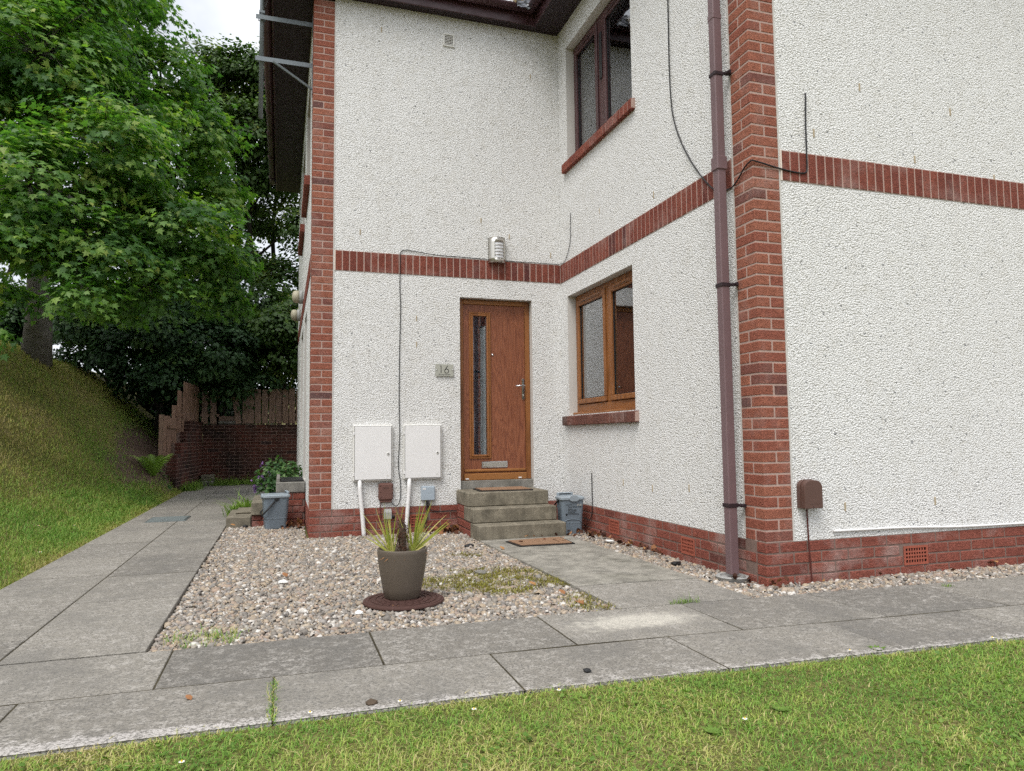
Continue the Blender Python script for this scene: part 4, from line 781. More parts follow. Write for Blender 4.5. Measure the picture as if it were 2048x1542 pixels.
for (yy, lab) in ((6.75, 'nearer cream bulkhead lamp on the side wall beside the brick corner'), (8.35, 'further cream bulkhead lamp on the side wall, lower in the picture')):
    e = empty('bulkhead_lamp', (-LA, yy, 3.0)); tag(e, lab, 'wall lamp', 'bulkhead lamps on the side wall'); MB().lathe([(.10, 0), (.10, -.05), (.06, -.055)], (-LA, yy, 3.1), 20, 'x').build('base', MAT['gbox2'], e, True); MB().lathe([(.085, -.05), (.095, -.09), (.085, -.13), (.05, -.15), (.01, -.155)], (-LA, yy, 3.1), 20, 'x').build('glass_globe', MAT['cream'], e, True)
# gutter nest: straw and torn plastic
e = empty('gutter_debris', (-.47, AY - .09, GZ)); tag(e, 'dry straw and torn grey plastic caught in the gutter corner', 'debris')
def straws(n, c, spread, ln, rg=rng):
    B = np.array(c) + rg.normal(0, 1, (n, 3)) * np.array(spread); d = rg.normal(0, 1, (n, 3)); d /= np.linalg.norm(d, axis=1)[:, None]; L_ = rg.uniform(.4, 1, n)[:, None] * ln; s = np.cross(d, rg.normal(0, 1, (n, 3))); s /= np.linalg.norm(s, axis=1)[:, None]
    V = np.stack([B - d * L_ - s * .0016, B - d * L_ + s * .0016, B + d * L_], 1).reshape(-1, 3); return V, np.arange(3 * n).reshape(-1, 3), np.repeat(rg.uniform(0, 1, n), 3)
V, F, T = straws(420, (-.56, AY - .10, GZ + .045), (.035, .02, .02), .06); arr('straw', V, F, MAT['straw'], e, (-.56, AY - .1, GZ), T)['kind'] = 'stuff'
g = MB(); n = 9
for i in range(n):
    for j in range(n): g.v.append((-.585 + .024 * i + random.uniform(-.008, .008), AY - .15 - .006 * math.sin(i) + random.uniform(-.012, .012), GZ - .055 + .017 * j + .012 * math.sin(i * 1.9) + random.uniform(-.006, .006)))
for i in range(n - 1):
    for j in range(n - 1): g.f.append((i * n + j, (i + 1) * n + j, (i + 1) * n + j + 1, i * n + j + 1))
g.build('torn_plastic', M_plain('torn_grey_plastic', (.20, .21, .24), .35, .5, .3, 20), e)

# ------------------------------------------------------------------ food bins
def rrect(hx, hy, r, n=4): return [(sx * (hx - r) + r * math.cos(a), sy * (hy - r) + r * math.sin(a)) for sx, sy, a0 in ((1, 1, 0), (-1, 1, 90), (-1, -1, 180), (1, -1, 270)) for a in [R(a0 + 90 * k / n) for k in range(n + 1)]]
def loft(sections):
    g = MB(); m = None
    for (pts, z) in sections:
        m = len(pts)
        for p in pts: g.v.append((p[0], p[1], z))
    for i in range(len(sections) - 1):
        for k in range(m): g.f.append((i * m + k, i * m + (k + 1) % m, (i + 1) * m + (k + 1) % m, (i + 1) * m + k))
    g.f.append(tuple(range(m))[::-1]); g.f.append(tuple((len(sections) - 1) * m + k for k in range(m))); return g
def caddy(loc, rz, label, front_text, handle, sc=1., sz=None):
    e = empty('food_bin', loc); tag(e, label, 'food bin', 'grey food waste bins')
    def put(g, name, mat, smooth=False, par=None):
        me = bpy.data.meshes.new(name); me.from_pydata([tuple(v) for v in g.v], [], g.f); me.materials.append(mat)
        if smooth: me.polygons.foreach_set('use_smooth', [True] * len(me.polygons))
        me.update(); o = bpy.data.objects.new(name, me); COL.objects.link(o); o.parent = par or e; WORG[o] = WORG[e]; return o
    H = .335; S = lambda k, z: (rrect(.118 * k, .104 * k, .03), z)
    o = put(loft([S(.80, 0), S(.83, .006), S(.87, .105), S(.885, .108), S(.885, .118), S(.88, .121), S(.97, H - .03), S(.98, H - .004), S(.98, H)]), 'bin_body', MAT['bin'])
    md = o.modifiers.new('b', 'BEVEL'); md.width = .002; md.segments = 1
    lid = put(loft([S(1.05, H + .001), S(1.07, H + .004), S(1.07, H + .022), S(1.03, H + .028), S(.9, H + .034)]), 'lid', MAT['binlid'])
    g = MB(); pts = [(-.055, 0), (-.045, .018), (-.02, .03), (.02, .03), (.045, .018), (.055, 0), (.045, -.014), (.02, -.024), (-.02, -.024), (-.045, -.014)]
    g.prism([(p[0] + .012, -.118, H + .012 + p[1]) for p in pts], (0, .012, 0)); put(g, 'lid_lip', MAT['binlid'], False, lid)
    g = MB().box(-.11, .06, .085, .108, H + .03, H + .062, .006); put(g, 'lid_hinge', MAT['binlid'], False, lid); g = MB().box(-.085, .035, .0845, .088, H + .042, H + .052); put(g, 'hinge_slot_shade', MAT['dark'], False, lid)  # near-black plate paints the shade of the slot on the hinge
    if handle == 'down': hpts = [(-.128, -.0, H - .02), (-.13, -.09, H - .155), (-.12, -.115, H - .19), (0, -.118, H - .195)]; hpts = None
    g = MB()
    if handle == 'swung':   # bail handle fallen towards the front
        g.tube([(-.119, .0, H - .012), (-.125, -.085, H - .135), (-.12, -.105, H - .165), (-.09, -.113, H - .175), (.09, -.113, H - .175), (.12, -.105, H - .165), (.125, -.085, H - .135), (.119, 0, H - .012)], .0075, 8)
    else: g.tube([(-.12, .02, H - .012), (-.128, .1, H - .06), (-.12, .122, H - .08), (.12, .122, H - .08), (.128, .1, H - .06), (.12, .02, H - .012)], .0075, 8)
    put(g, 'carry_handle', MAT['black'], True)
    for sx in (-1, 1): put(MB().lathe([(.02, -.006), (.02, .006)], (sx * .118, 0, H - .012), 14, 'x'), 'handle_pivot', MAT['black'])
    arch = [(.085 * math.cos(a), .118 + .03 * math.sin(a)) for a in np.linspace(math.pi, 0, 13)]; g = MB(); g.tube([(p[0], -.0935 - (p[1] - .118) * .03, p[1]) for p in arch], .004, 6); put(g, 'moulded_arch', MAT['bin'], True)
    if front_text:
        yk = -.0995; tl = R(90 + 2.4)
        for s, z, x, al, kk in (('Food Waste Only', .262, .088, 'RIGHT', .0185),):
            t = text('printed_text', s, kk, MAT['ink'], (0, 0, 0), (R(92.4), 0, 0), e, al); t.location = (x, yk - .0005, z)
        for i, (a, b) in enumerate(((-.05, -.005), (-.05, .03), (-.05, .04), (-.05, .035), (-.05, .02), (-.05, .062), (-.05, .066))):
            zz = .25 - i * .0092; g = MB().box(a, b, yk + (.25 - zz) * .04 - .0012, yk + (.25 - zz) * .04, zz, zz + .0015); put(g, 'printed_line', MAT['ink'])
        put(MB().box(-.068, -.01, yk - .0028, yk - .0018, .287, .291), 'printed_line', MAT['ink']); g = MB().poly([(.04, yk - .0032, .276), (.052, yk - .0032, .276), (.062, yk - .0036, .296), (.05, yk - .0036, .296)], (0, 1, 2, 3)).poly([(.066, yk - .0032, .278), (.088, yk - .0032, .278), (.088, yk - .0036, .294), (.068, yk - .0036, .294)], (0, 1, 2, 3)); put(g, 'printed_emblem', MAT['gbox2'])
        put(MB().lathe([(.009, 0), (.009, -.0006)], (-.063, yk + .0005, .196), 14, 'y'), 'printed_emblem', MAT['ink'])
    e.rotation_euler = (0, 0, rz); e.scale = (sc, sc, sz or sc); return e
caddy((-.205, 2.86, .02), R(-6), 'grey food waste bin with printed front between the door steps and the wall', True, 'up', 1.04)
caddy((-3.105, 4.52, .025), R(-84), 'grey food waste bin with a fallen black handle beside the left house corner', False, 'swung', 1.32, 1.03)

# ------------------------------------------------------------------ plant pot on a round mat
e = empty('round_mat', (-2.33, .385, .02)); tag(e, 'round brown rubber mat with a cobble pattern on the gravel', 'mat'); cx_, cy_ = -2.33, .39
MB().lathe([(.243, 0), (.245, .004), (.243, .012), (.236, .014)], (cx_, cy_, .03), 48).build('disc', MAT['rubber'], e)
for r0, r1, nn, off in ((.205, .232, 1, 0), (.168, .2, 26, 0), (.13, .163, 21, .5), (.092, .125, 15, 0), (.054, .087, 10, .5)):
    g = MB()
    if nn == 1:
        g.lathe([(r0, .013), (r0 + .003, .018), (r1 - .003, .018), (r1, .013)], (cx_, cy_, .03), 48, 'z', False, False); g.build('rim_band', MAT['rubber'], e); continue
    for k in range(nn):
        a0, a1 = 2 * math.pi * (k + off) / nn + .02, 2 * math.pi * (k + 1 + off) / nn - .02; q = [(cx_ + r * math.cos(a), cy_ + r * math.sin(a)) for r, a in ((r0 + .003, a0), (r1 - .003, a0), (r1 - .003, (a0 + a1) / 2), (r1 - .003, a1), (r0 + .003, a1), (r0 + .003, (a0 + a1) / 2))]
        MB().prism([(p[0], p[1], .0425) for p in q], (0, 0, .006)).build('cobble', MAT['rubber'], e)
px_, py2 = -2.332, .43; e = empty('plant_pot', (px_, py2, .048)); tag(e, 'taupe plastic pot with a spiky half dead palm on a round mat', 'plant pot')
o = MB().lathe([(.102, .0), (.108, .006), (.12, .06), (.135, .14), (.147, .22), (.151, .272), (.153, .292), (.150, .297), (.145, .296), (.141, .262), (.139, .245)], (px_, py2, .048), 56, 'z', True, False).build('pot', MAT['pot'], e, True)
MB().lathe([(.001, .268), (.06, .264), (.11, .258), (.141, .252)], (px_, py2, .048), 40, 'z', False, False).build('soil', MAT['soil'], e, True)
tr = [(px_ + .005, py2, .30), (px_ + .0, py2, .36), (px_ - .002, py2 - .003, .42), (px_ + .004, py2, .48), (px_ - .004, py2, .505)]; g = MB().tube(tr, [.017, .02, .022, .02, .009], 11); g.v = [tuple(np.array(v) + rng.normal(0, .0035, 3)) for v in g.v]; g.build('trunk', MAT['stem'], e)
V, F, T = straws(700, (px_, py2, .41), (.017, .017, .058), .03); arr('dead_sheath', V, F, MAT['litter'], e, (px_, py2, .41), T * .35)['kind'] = 'stuff'
def blade(p0, d, ln, w, droop, seg=6):
    d = Vector(d).normalized(); s = d.cross(Vector((random.uniform(-.3, .3), random.uniform(-1, -.3), .2))).normalized(); V = []
    for i in range(seg + 1):
        t = i / seg; c = Vector(p0) + d * ln * t + Vector((d.x, d.y, 0)) * droop * t * t * ln * .4 - Vector((0, 0, droop * t * t * ln)); ww = w * min(1, .55 + t * 2.0) * (1 - t ** 2.2) + .0004; V += [c - s * ww, c + Vector((0, 0, -ww * .35)), c + s * ww]
    F = []
    for i in range(seg):
        for k in (0, 1): F.append((3 * i + k, 3 * i + k + 1, 3 * i + k + 4, 3 * i + k + 3))
    return V, F
for k in range(50):
    left = k % 2 == 0; b = (px_ + (-.062 if left else .058) + random.uniform(-.012, .012), py2 + random.uniform(-.03, .03), .305)
    ang = random.gauss(-.42 if left else .3, .34); V, F = blade(b, (math.sin(ang), random.uniform(-.3, .3), math.cos(ang)), random.uniform(.14, .36), random.uniform(.0026, .0046), random.uniform(.0, .16))
    o = arr('sword_leaf', [tuple(v) for v in V], F, MAT['sword'], e, b, np.full(len(V), random.random()))
for k in range(2):
    V, F = blade((px_ + .07, py2, .31), (.95, -.05, .8 + .1 * k), .30, .005, .05); arr('sword_leaf', [tuple(v) for v in V], F, MAT['sword'], e, (px_ + .07, py2, .31), np.full(len(V), .5))
for k in range(7):
    V, F = blade((px_ + random.uniform(-.05, .05), py2 - .03, .31), (random.uniform(-1, 1), random.uniform(-.9, .1), .15), .13, .004, .3); arr('dead_leaf', [tuple(v) for v in V], F, MAT['litter'], e, (px_, py2, .31), np.full(len(V), .9))

# ------------------------------------------------------------------ back yard walls and fences
def ray(px, py, t): d = _fw + _rt * (px - PW / 2) / FPX - _up * (py - PH / 2) / FPX; return CAM + t * d
def project(P):
    d = np.asarray(P) - CAM; z = d @ _fw; return PW / 2 + FPX * (d @ _rt) / z, PH / 2 - FPX * (d @ _up) / z, z
lw = empty('retaining_wall', (-5.08, 12.1, 0)); tag(lw, 'stepped old brick wall beside the bank at the end of the side path', 'wall', 'yard walls')
wx = lambda y: (y - 11.) * .1; WR = -math.atan(.1)
for k in range(19):
    z0 = k * .075; y0 = 11.0 if z0 < .70 else 11.36 if z0 < .93 else 11.73 if z0 < 1.15 else 12.08; u = y0
    while u < 13.28:
        L = .1025 if (u == y0 and k % 2) else .215; v1 = min(u + L, 13.3); m_ = wx((u + v1) / 2); o = brick(lw, -5.2 + m_, -4.96 + m_, u, v1, z0 + .005, z0 + .07, MAT['oldbrick'], .005); o.rotation_euler = (0, 0, WR); u += L + .01
g = MB()
for (a, b, c) in ((11.006, 11.36, .745), (11.36, 11.73, .97), (11.73, 12.08, 1.195), (12.08, 13.3, 1.42)): g.prism([(-5.196 + wx(a), a, -.02), (-4.964 + wx(a), a, -.02), (-4.964 + wx(b), b, -.02), (-5.196 + wx(b), b, -.02)], (0, 0, c + .02))
g.build('mortar', MAT['mortar_d'], lw)
bw = empty('yard_wall', (-3.5, 13.35, 0)); tag(bw, 'dark mossy brick wall closing the end of the side path', 'wall', 'yard walls')
MB().box(-4.73, -2.2, 13.304, 13.5, -.02, 1.365).build('mortar', MAT['mortar_d'], bw)
for k in range(18):
    u = -4.955 + (0 if k % 2 else -.11); z0 = k * .0755
    while u < -2.3:
        if u + .215 > -4.70: brick(bw, max(u, -4.73), u + .215, 13.3, 13.4, z0 + .004, z0 + .07, MAT['oldbrick'], .005)
        u += .225
for i in range(36): brick(bw, -4.95 + i * .075, -4.95 + i * .075 + .066, 13.295, 13.5, 1.362, 1.385, MAT['oldbrick'], .004) if False else None
def picket(parent, x, y, z0, z1, wx, wy, rot=(0, 0, 0)):
    g = MB().box(-wx / 2, wx / 2, -wy / 2, wy / 2, 0, z1 - z0, .004); v = np.array(g.v); v[:, 2] += np.where(v[:, 2] > .1, random.uniform(-.02, .02) + v[:, 0] * random.uniform(-.1, .1), 0)
    me = bpy.data.meshes.new('fence_board'); me.from_pydata(v.tolist(), [], g.f); me.materials.append(MAT['fence']); me.update(); o = bpy.data.objects.new('fence_board', me); link(o, parent, (x, y, z0)); o.rotation_euler = rot
bf = empty('picket_fence', (-3.6, 13.36, 1.38)); tag(bf, 'weathered brown board fence on the back wall with a missing section', 'fence', 'board fences')
for i, xx in enumerate([-4.87, -4.70, -4.52, -3.84, -3.72, -3.57, -3.42, -3.27, -3.12, -2.97, -2.82, -2.67, -2.52, -2.37, -2.22]):
    if i in (0,): continue
    picket(bf, xx, 13.34 + random.uniform(-.01, .01), 1.385, 2.19 + random.uniform(-.03, .02), .132, .02, (0, random.uniform(-.02, .02), 0))
picket(bf, -3.98, 13.32, 1.385, 2.06, .125, .022, (0, R(-9), 0))
for zz in (1.55, 1.95):
    bx('fence_rail', -4.8, -4.4, 13.355, 13.395, zz, zz + .06, MAT['fence'], bf, .004); bx('fence_rail', -3.9, -2.1, 13.355, 13.395, zz, zz + .06, MAT['fence'], bf, .004)
bx('stone_ledge', -4.42, -3.95, 13.36, 13.6, 1.385, 1.45, MAT['conc2'], bf, .01); bx('stone_ledge', -4.42, -3.95, 13.4, 13.62, 1.452, 1.56, MAT['fence'], bf, .01)
lf = empty('picket_fence', (-5.1, 12, .7)); tag(lf, 'weathered boards stepping down along the left brick wall', 'fence', 'board fences')
for i in range(15):
    yy = 10.98 + i * .15; st = 0 if i < 3 else 1 if i < 5 else 2 if i < 8 else 3
    zb = (.72, .95, 1.17, 1.38)[st]; zt = (1.42, 1.66, 1.92, 2.16)[st]
    picket(lf, -5.17 + (yy - 10.95) * .165 - (0 if i % 2 else .014), yy, zb, zt + .06 + random.uniform(-.02, .04), .022, .142, (random.uniform(-.015, .015), random.uniform(-.01, .02), -math.atan(.165)))
picket(lf, -5.235, 10.97, .0, 1.50, .08, .08)
for (a, b, z) in ((11.05, 11.8, 1.25), (11.5, 12.3, 1.5), (12.0, 13.2, 1.85)): bx('fence_rail', -5.10 + wx(a), -5.055 + wx(a), a, b, z, z + .06, MAT['fence'], lf, .004).rotation_euler = (0, 0, WR)
e = empty('broken_slab', (-4.72, 12.9, 0)); tag(e, 'pale broken stone blocks lying in the corner of the brick walls', 'stone'); MB().box(-4.72, -4.42, 12.75, 13.05, .03, .13, .012).build('block', MAT['conc2'], e); MB().box(-4.72, -4.46, 12.95, 13.25, .131, .26, .012).build('block', MAT['conc'], e)

# ------------------------------------------------------------------ foliage tools
MAPLE = np.array([(0, 0), (.50, .05), (.30, .28), (.52, .57), (.19, .52), (0, 1.0), (-.19, .52), (-.52, .57), (-.30, .28), (-.50, .05)])
MAPLE_F = np.array([(0, i, i + 1) for i in range(1, 9)])
OVAL = np.array([(0, 0), (.36, .45), (0, 1.), (-.36, .45)]); OVAL_F = np.array([(0, 1, 2), (0, 2, 3)])
def leaf_frames(P, N, T):
    N = N / np.linalg.norm(N, axis=1)[:, None]; T = T - N * (T * N).sum(1)[:, None]; T /= np.linalg.norm(T, axis=1)[:, None]; S = np.cross(T, N); return S, T, N
def leaf_mesh(P, N, T, size, shape, faces, fold=.12):
    S, T, N = leaf_frames(P, N, T); n = len(P); k = len(shape); u = shape[:, 0][None, :, None]; v = shape[:, 1][None, :, None]
    z = -fold * (np.abs(shape[:, 0]) * 1.0 + .5 * (shape[:, 1] - .3) ** 2)[None, :, None]
    V = P[:, None] + size[:, None, None] * (S[:, None] * u + T[:, None] * v + N[:, None] * z)
    F = (faces[None] + (np.arange(n) * k)[:, None, None]).reshape(-1, 3); return V.reshape(-1, 3), F
OFFV = lambda c: (lambda q: .4 if (q[0] < -90 or q[1] < -130 or q[0] > 640) else 1.)(project(np.array(c)))
def crown(blobs, dens, padr, per, size, tint=(.0, 1.), flat=.3, rg=rng, droop=.5):
    """blobs: (center, radius) -> arrays of leaf position / normal / tip dir / size / tint ; leaves hang in flat sprays"""
    PP, NN, TT, SS, CC, pads = [], [], [], [], [], []
    for c, r in blobs:
        m = max(4, int(dens * r * r * OFFV(c))); d = rg.normal(0, 1, (m, 3)); d /= np.linalg.norm(d, axis=1)[:, None]; rad = r * rg.uniform(.35, 1.05, m) ** .6
        pc_ = np.array(c) + d * rad[:, None] * np.array([1, 1, .85])
        for i in range(m):
            n = int(per * rg.uniform(.6, 1.4)); pr = padr * rg.uniform(.6, 1.3); a = rg.uniform(0, 2 * np.pi, n); q = pr * np.sqrt(rg.uniform(0, 1, n)); off = np.stack([q * np.cos(a), q * np.sin(a), rg.normal(0, flat * pr * .5, n) - .35 * q * q / pr], 1)
            outw = d[i] * .75 + off / (pr + 1e-6) * .6; nrm = np.array([0, 0, .85]) + outw * .75 + rg.normal(0, .38, (n, 3)); tip = outw + np.array([0, 0, -droop]) + rg.normal(0, .45, (n, 3))
            PP.append(pc_[i] + off); NN.append(nrm); TT.append(tip); SS.append(size * rg.uniform(.5, 1.25, n)); base = rg.beta(2, 3); CC.append(np.clip(tint[0] + (tint[1] - tint[0]) * (base + rg.normal(0, .16, n)), 0, 1)); pads.append((pc_[i], c))
    return np.concatenate(PP), np.concatenate(NN), np.concatenate(TT), np.concatenate(SS), np.concatenate(CC), pads
def limb(g, a, b, r0, r1, wob=.12, seg=7, n=7):
    a, b = np.array(a, float), np.array(b, float); L = np.linalg.norm(b - a); P = []
    for i in range(seg + 1):
        t = i / seg; P.append(tuple(a + (b - a) * t + np.array([0, 0, .12 * L * math.sin(math.pi * t)]) + (rng.normal(0, wob * .12 * L, 3) if 0 < i < seg else 0)))
    g.tube(P, [r0 + (r1 - r0) * (i / seg) ** .8 for i in range(seg + 1)], n)
def tree(name, label, base, top, r0, blobs, cr, shape, faces, mat, bark, leafname, single=0, fold=.12, fork=.35):
    e = empty(name, base); tag(e, label, 'tree', 'trees on the bank'); g = MB(); base = np.array(base, float); top = np.array(top, float); P = []; m = 9
    for i in range(m + 1): t = i / m; P.append(tuple(base + (top - base) * t + (np.array([rng.normal(0, .05), rng.normal(0, .05), 0]) if i > 1 else 0)))
    P[0] = tuple(np.array(P[0]) - np.array([0, 0, .3])); g.tube(P, [r0 * (1.45 if i == 0 else 1.12 if i == 1 else 1 - .085 * i) for i in range(m + 1)], 14); g.build('trunk', bark, e, True)
    PP, NN, TT, SS, CC, pads = crown(blobs, *cr); g = MB()
    for c, r in blobs:
        hgt = max(fork, min(.95, (c[2] - base[2]) / (top[2] - base[2] + 1e-6) - .18)); a = base + (top - base) * hgt; limb(g, a, c, r0 * .34, r0 * .09)
        for (pc_, cc) in [p for p in pads if p[1] is c][::3]: limb(g, c, pc_, r0 * .085, .006, .15, 3, 4)
    o = g.build('branches', bark, e, True); o['kind'] = 'stuff'
    sel = np.zeros(len(PP), bool)
    if single:
        x, y, z = project(PP); ok = (x > 0) & (x < PW) & (y > 0) & (y < 720) & (x < 500); order = np.argsort(np.where(ok, z / SS, 1e9))[:single]; sel[order] = True
        S, T, N = leaf_frames(PP[sel], NN[sel], TT[sel]); meshes = []
        for k in range(6):
            V, F = leaf_mesh(np.zeros((1, 3)), np.array([[0, 0, 1.]]), np.array([[0, 1., 0]]), np.ones(1), shape, faces, fold); me = bpy.data.meshes.new('leaf'); me.from_pydata(V.tolist(), [], F.tolist()); a = me.attributes.new('tint', 'FLOAT', 'POINT'); a.data.foreach_set('value', np.full(len(V), .15 + .14 * k, np.float32)); me.materials.append(mat); me.update(); meshes.append(me)
        for i, (p, s) in enumerate(zip(PP[sel], SS[sel])):
            o = bpy.data.objects.new('leaf', meshes[min(5, max(0, int((CC[sel][i] - .1) / .14)))]); COL.objects.link(o); o.parent = e
            Mx = Matrix(((S[i][0], T[i][0], N[i][0], p[0]), (S[i][1], T[i][1], N[i][1], p[1]), (S[i][2], T[i][2], N[i][2], p[2]), (0, 0, 0, 1))) @ Matrix.Scale(float(s), 4); o.matrix_basis = Matrix.Translation(-WORG[e]) @ Mx; WORG[o] = Vector(p)
    V, F = leaf_mesh(PP[~sel], NN[~sel], TT[~sel], SS[~sel], shape, faces, fold); o = arr('crown', V, F, mat, e, tuple(base), np.repeat(CC[~sel], len(shape)), False); o['kind'] = 'stuff'
    return len(PP)
def B(*l): return [(tuple(ray(px, py, t)), rp * t / FPX) for px, py, t, rp in l]
def onground(px, py):
    for t in np.arange(5, 40, .05):
        p = ray(px, py, t)
        if p[2] < terrain(p[0], p[1]): return p
    return p
tb = onground(72, 718); tb = np.array([tb[0], tb[1], float(terrain(tb[0], tb[1]))])
T1 = B((80, 110, 11.5, 150), (215, 300, 11, 120), (60, 370, 10.2, 140), (350, 450, 11.5, 95), (190, 500, 10.5, 95), (30, 465, 9.6, 55), (95, 515, 10.3, 38), (-20, 200, 12, 150), (120, -60, 12.5, 170), (-160, 380, 11, 170), (-150, 60, 13, 230), (270, 210, 12.5, 75), (255, 425, 11.8, 75), (420, 520, 11.8, 62), (300, 570, 11, 60), (440, 585, 12, 45), (230, 600, 11.5, 45), (165, 590, 9.8, 40), (-60, 640, 9.2, 34), (-45, 560, 11, 55), (5, 590, 12.5, 38), (130, 600, 12.5, 36), (-200, -250, 13.5, 250), (60, -330, 13.5, 220))
n1 = tree('maple_tree', 'large maple with a bare grey trunk standing on the grassy bank', tb, tb + np.array([.3, -.3, 8.5]), .19, T1, (58, .46, 80, .108, (0., .95), .3), MAPLE, MAPLE_F, MAT['maple'], MAT['bark'], 'leaf', 300)
t2 = np.array([*ray(300, 640, 17.5)[:2], 0.]); t2[2] = float(terrain(t2[0], t2[1]))
T2 = B((250, 40, 16, 95), (320, 140, 16, 85), (385, 260, 16, 85), (430, 380, 16.5, 65), (455, 500, 16.5, 50), (300, 300, 17, 110), (200, -80, 16.5, 110), (370, 560, 17, 80), (180, 150, 17, 100), (270, 430, 17.5, 90), (120, 480, 17.5, 90))
n2 = tree('maple_tree', 'second maple behind, its crown rising to the sky gap', t2, t2 + np.array([.4, -.4, 7.6]), .22, T2, (36, .48, 62, .14, (0., .95), .3), MAPLE, MAPLE_F, MAT['maple'], MAT['bark2'], 'leaf')
t3 = np.array([*ray(455, 640, 20)[:2], 0.]); t3[2] = float(terrain(t3[0], t3[1]))
T3 = B((415, 130, 19.5, 50), (470, 150, 19.5, 62), (535, 140, 19.5, 52), (440, 240, 20, 70), (520, 250, 19.5, 75), (590, 240, 20, 60), (490, 350, 20, 60), (580, 340, 20, 60), (440, 420, 21, 55), (540, 430, 21, 45), (600, 450, 20, 48), (500, 520, 21, 48), (575, 560, 20, 48), (650, 300, 21, 120), (650, 520, 21, 100))
n3 = tree('hornbeam_tree', 'small leaved dark tree with thin stems behind the eaves corner', t3, t3 + np.array([.3, 0, 10]), .17, T3, (42, .45, 125, .13, (0., 1.), .5), OVAL, OVAL_F, MAT['beech'], MAT['bark2'], 'leaf')
for (px, t) in ((435, 20.5), (500, 20.2), (545, 21)):
    b0 = ray(px, 660, t); g = MB(); limb(g, (b0[0], b0[1], float(terrain(b0[0], b0[1])) - .2), tuple(ray(px + 12, 120, t)), .10, .02, .06, 9, 7); o = g.build('young_tree_stem', MAT['bark2'], None, True); tag(o, 'thin dark tree stem seen through the leaves, %s' % {435: 'left of three', 500: 'middle of three', 545: 'nearest the house wall'}[px], 'tree stem', 'stems behind the fence')
def shrub(label, blobs, cr, mat, base_px, name='shrub'):
    b0 = ray(*base_px); b0[2] = float(terrain(b0[0], b0[1])); e = empty(name, b0); tag(e, label, 'shrub', 'shrubs behind the fence'); PP, NN, TT, SS, CC, pads = crown(blobs, *cr); g = MB()
    for c, r in blobs: limb(g, b0 + rng.normal(0, .12, 3) * (1, 1, 0), c, .05, .012, .1, 5, 5)
    g.build('stems', MAT['bark2'], e)['kind'] = 'stuff'
    V, F = leaf_mesh(PP, NN, TT, SS, OVAL, OVAL_F, .2); o = arr('crown', V, F, mat, e, tuple(b0), np.repeat(CC, 4), False); o['kind'] = 'stuff'
CR = (48, .42, 190, .115, (0., 1.), .45)
shrub('dark shrub under the maple, nearest its trunk', B((165, 640, 15.5, 45), (225, 690, 15.5, 55), (250, 620, 16.5, 60), (185, 590, 17, 50), (150, 715, 15.8, 35)), CR, MAT['hedge'], (215, 760, 15.8))
shrub('dark shrub left of the maple trunk at the top of the bank', B((20, 625, 18, 60), (-60, 620, 18, 80), (90, 610, 18.5, 55), (140, 650, 18, 38), (10, 670, 17.5, 35)), CR, MAT['hedge'], (30, 660, 19))
shrub('broad dark shrub behind the stepped wall', B((310, 660, 15.5, 70), (330, 740, 15.5, 55), (380, 680, 16, 75), (330, 590, 17, 75), (280, 745, 15.3, 42), (385, 800, 16.6, 42), (340, 800, 16, 40)), CR, MAT['hedge'], (340, 830, 15.8))
shrub('dark bushy shrub over the gap in the board fence', B((450, 690, 16, 75), (440, 770, 16.3, 45), (490, 740, 16.5, 55), (430, 610, 17, 70), (520, 660, 17, 60), (440, 825, 18, 40), (490, 810, 18.5, 45)), CR, MAT['hedge'], (455, 840, 16.5))
shrub('lighter green shrub beside the house wall above the fence', B((545, 640, 16, 50), (575, 700, 16.3, 52), (600, 640, 16.8, 50), (520, 600, 17, 48), (560, 770, 17.5, 40), (640, 690, 17.5, 80)), CR, MAT['beech'], (580, 840, 17))

# ------------------------------------------------------------------ grass
def blades(P, H, Wd, lean, tint, rg=rng):
    n = len(P); a = rg.uniform(0, 2 * np.pi, n); ld = np.stack([np.cos(a), np.sin(a), np.zeros(n)], 1); s = np.stack([-np.sin(a + rg.normal(0, .5, n)), np.cos(a), np.zeros(n)], 1); up = np.array([0, 0, 1.])
    p1 = P + up * (H * .55)[:, None] + ld * (H * lean * .3)[:, None]; p2 = P + up * (H * (1 - .25 * lean))[:, None] + ld * (H * lean)[:, None]; w_ = Wd[:, None]
    V = np.stack([P - s * w_, P + s * w_, p1 + s * w_ * .8, p1 - s * w_ * .8, p2], 1).reshape(-1, 3); F = (np.array([(0, 1, 2), (0, 2, 3), (3, 2, 4)])[None] + (np.arange(n) * 5)[:, None, None]).reshape(-1, 3); return V, F, np.repeat(tint, 5)
def field(x, y, f, s=0.): return (np.sin(x * f + 1.3 + s + 1.7 * np.sin(y * f * .7 + s)) + np.sin(y * f * 1.3 - .6 + s * 2 + 1.4 * np.sin(x * f * .8)) + .6 * np.sin((x + y) * f * 2.3 + s)) / 2.6
def gp(px, py, z=.03): d = ray(px, py, 1) - CAM; return CAM + d * ((z - CAM[2]) / d[2])
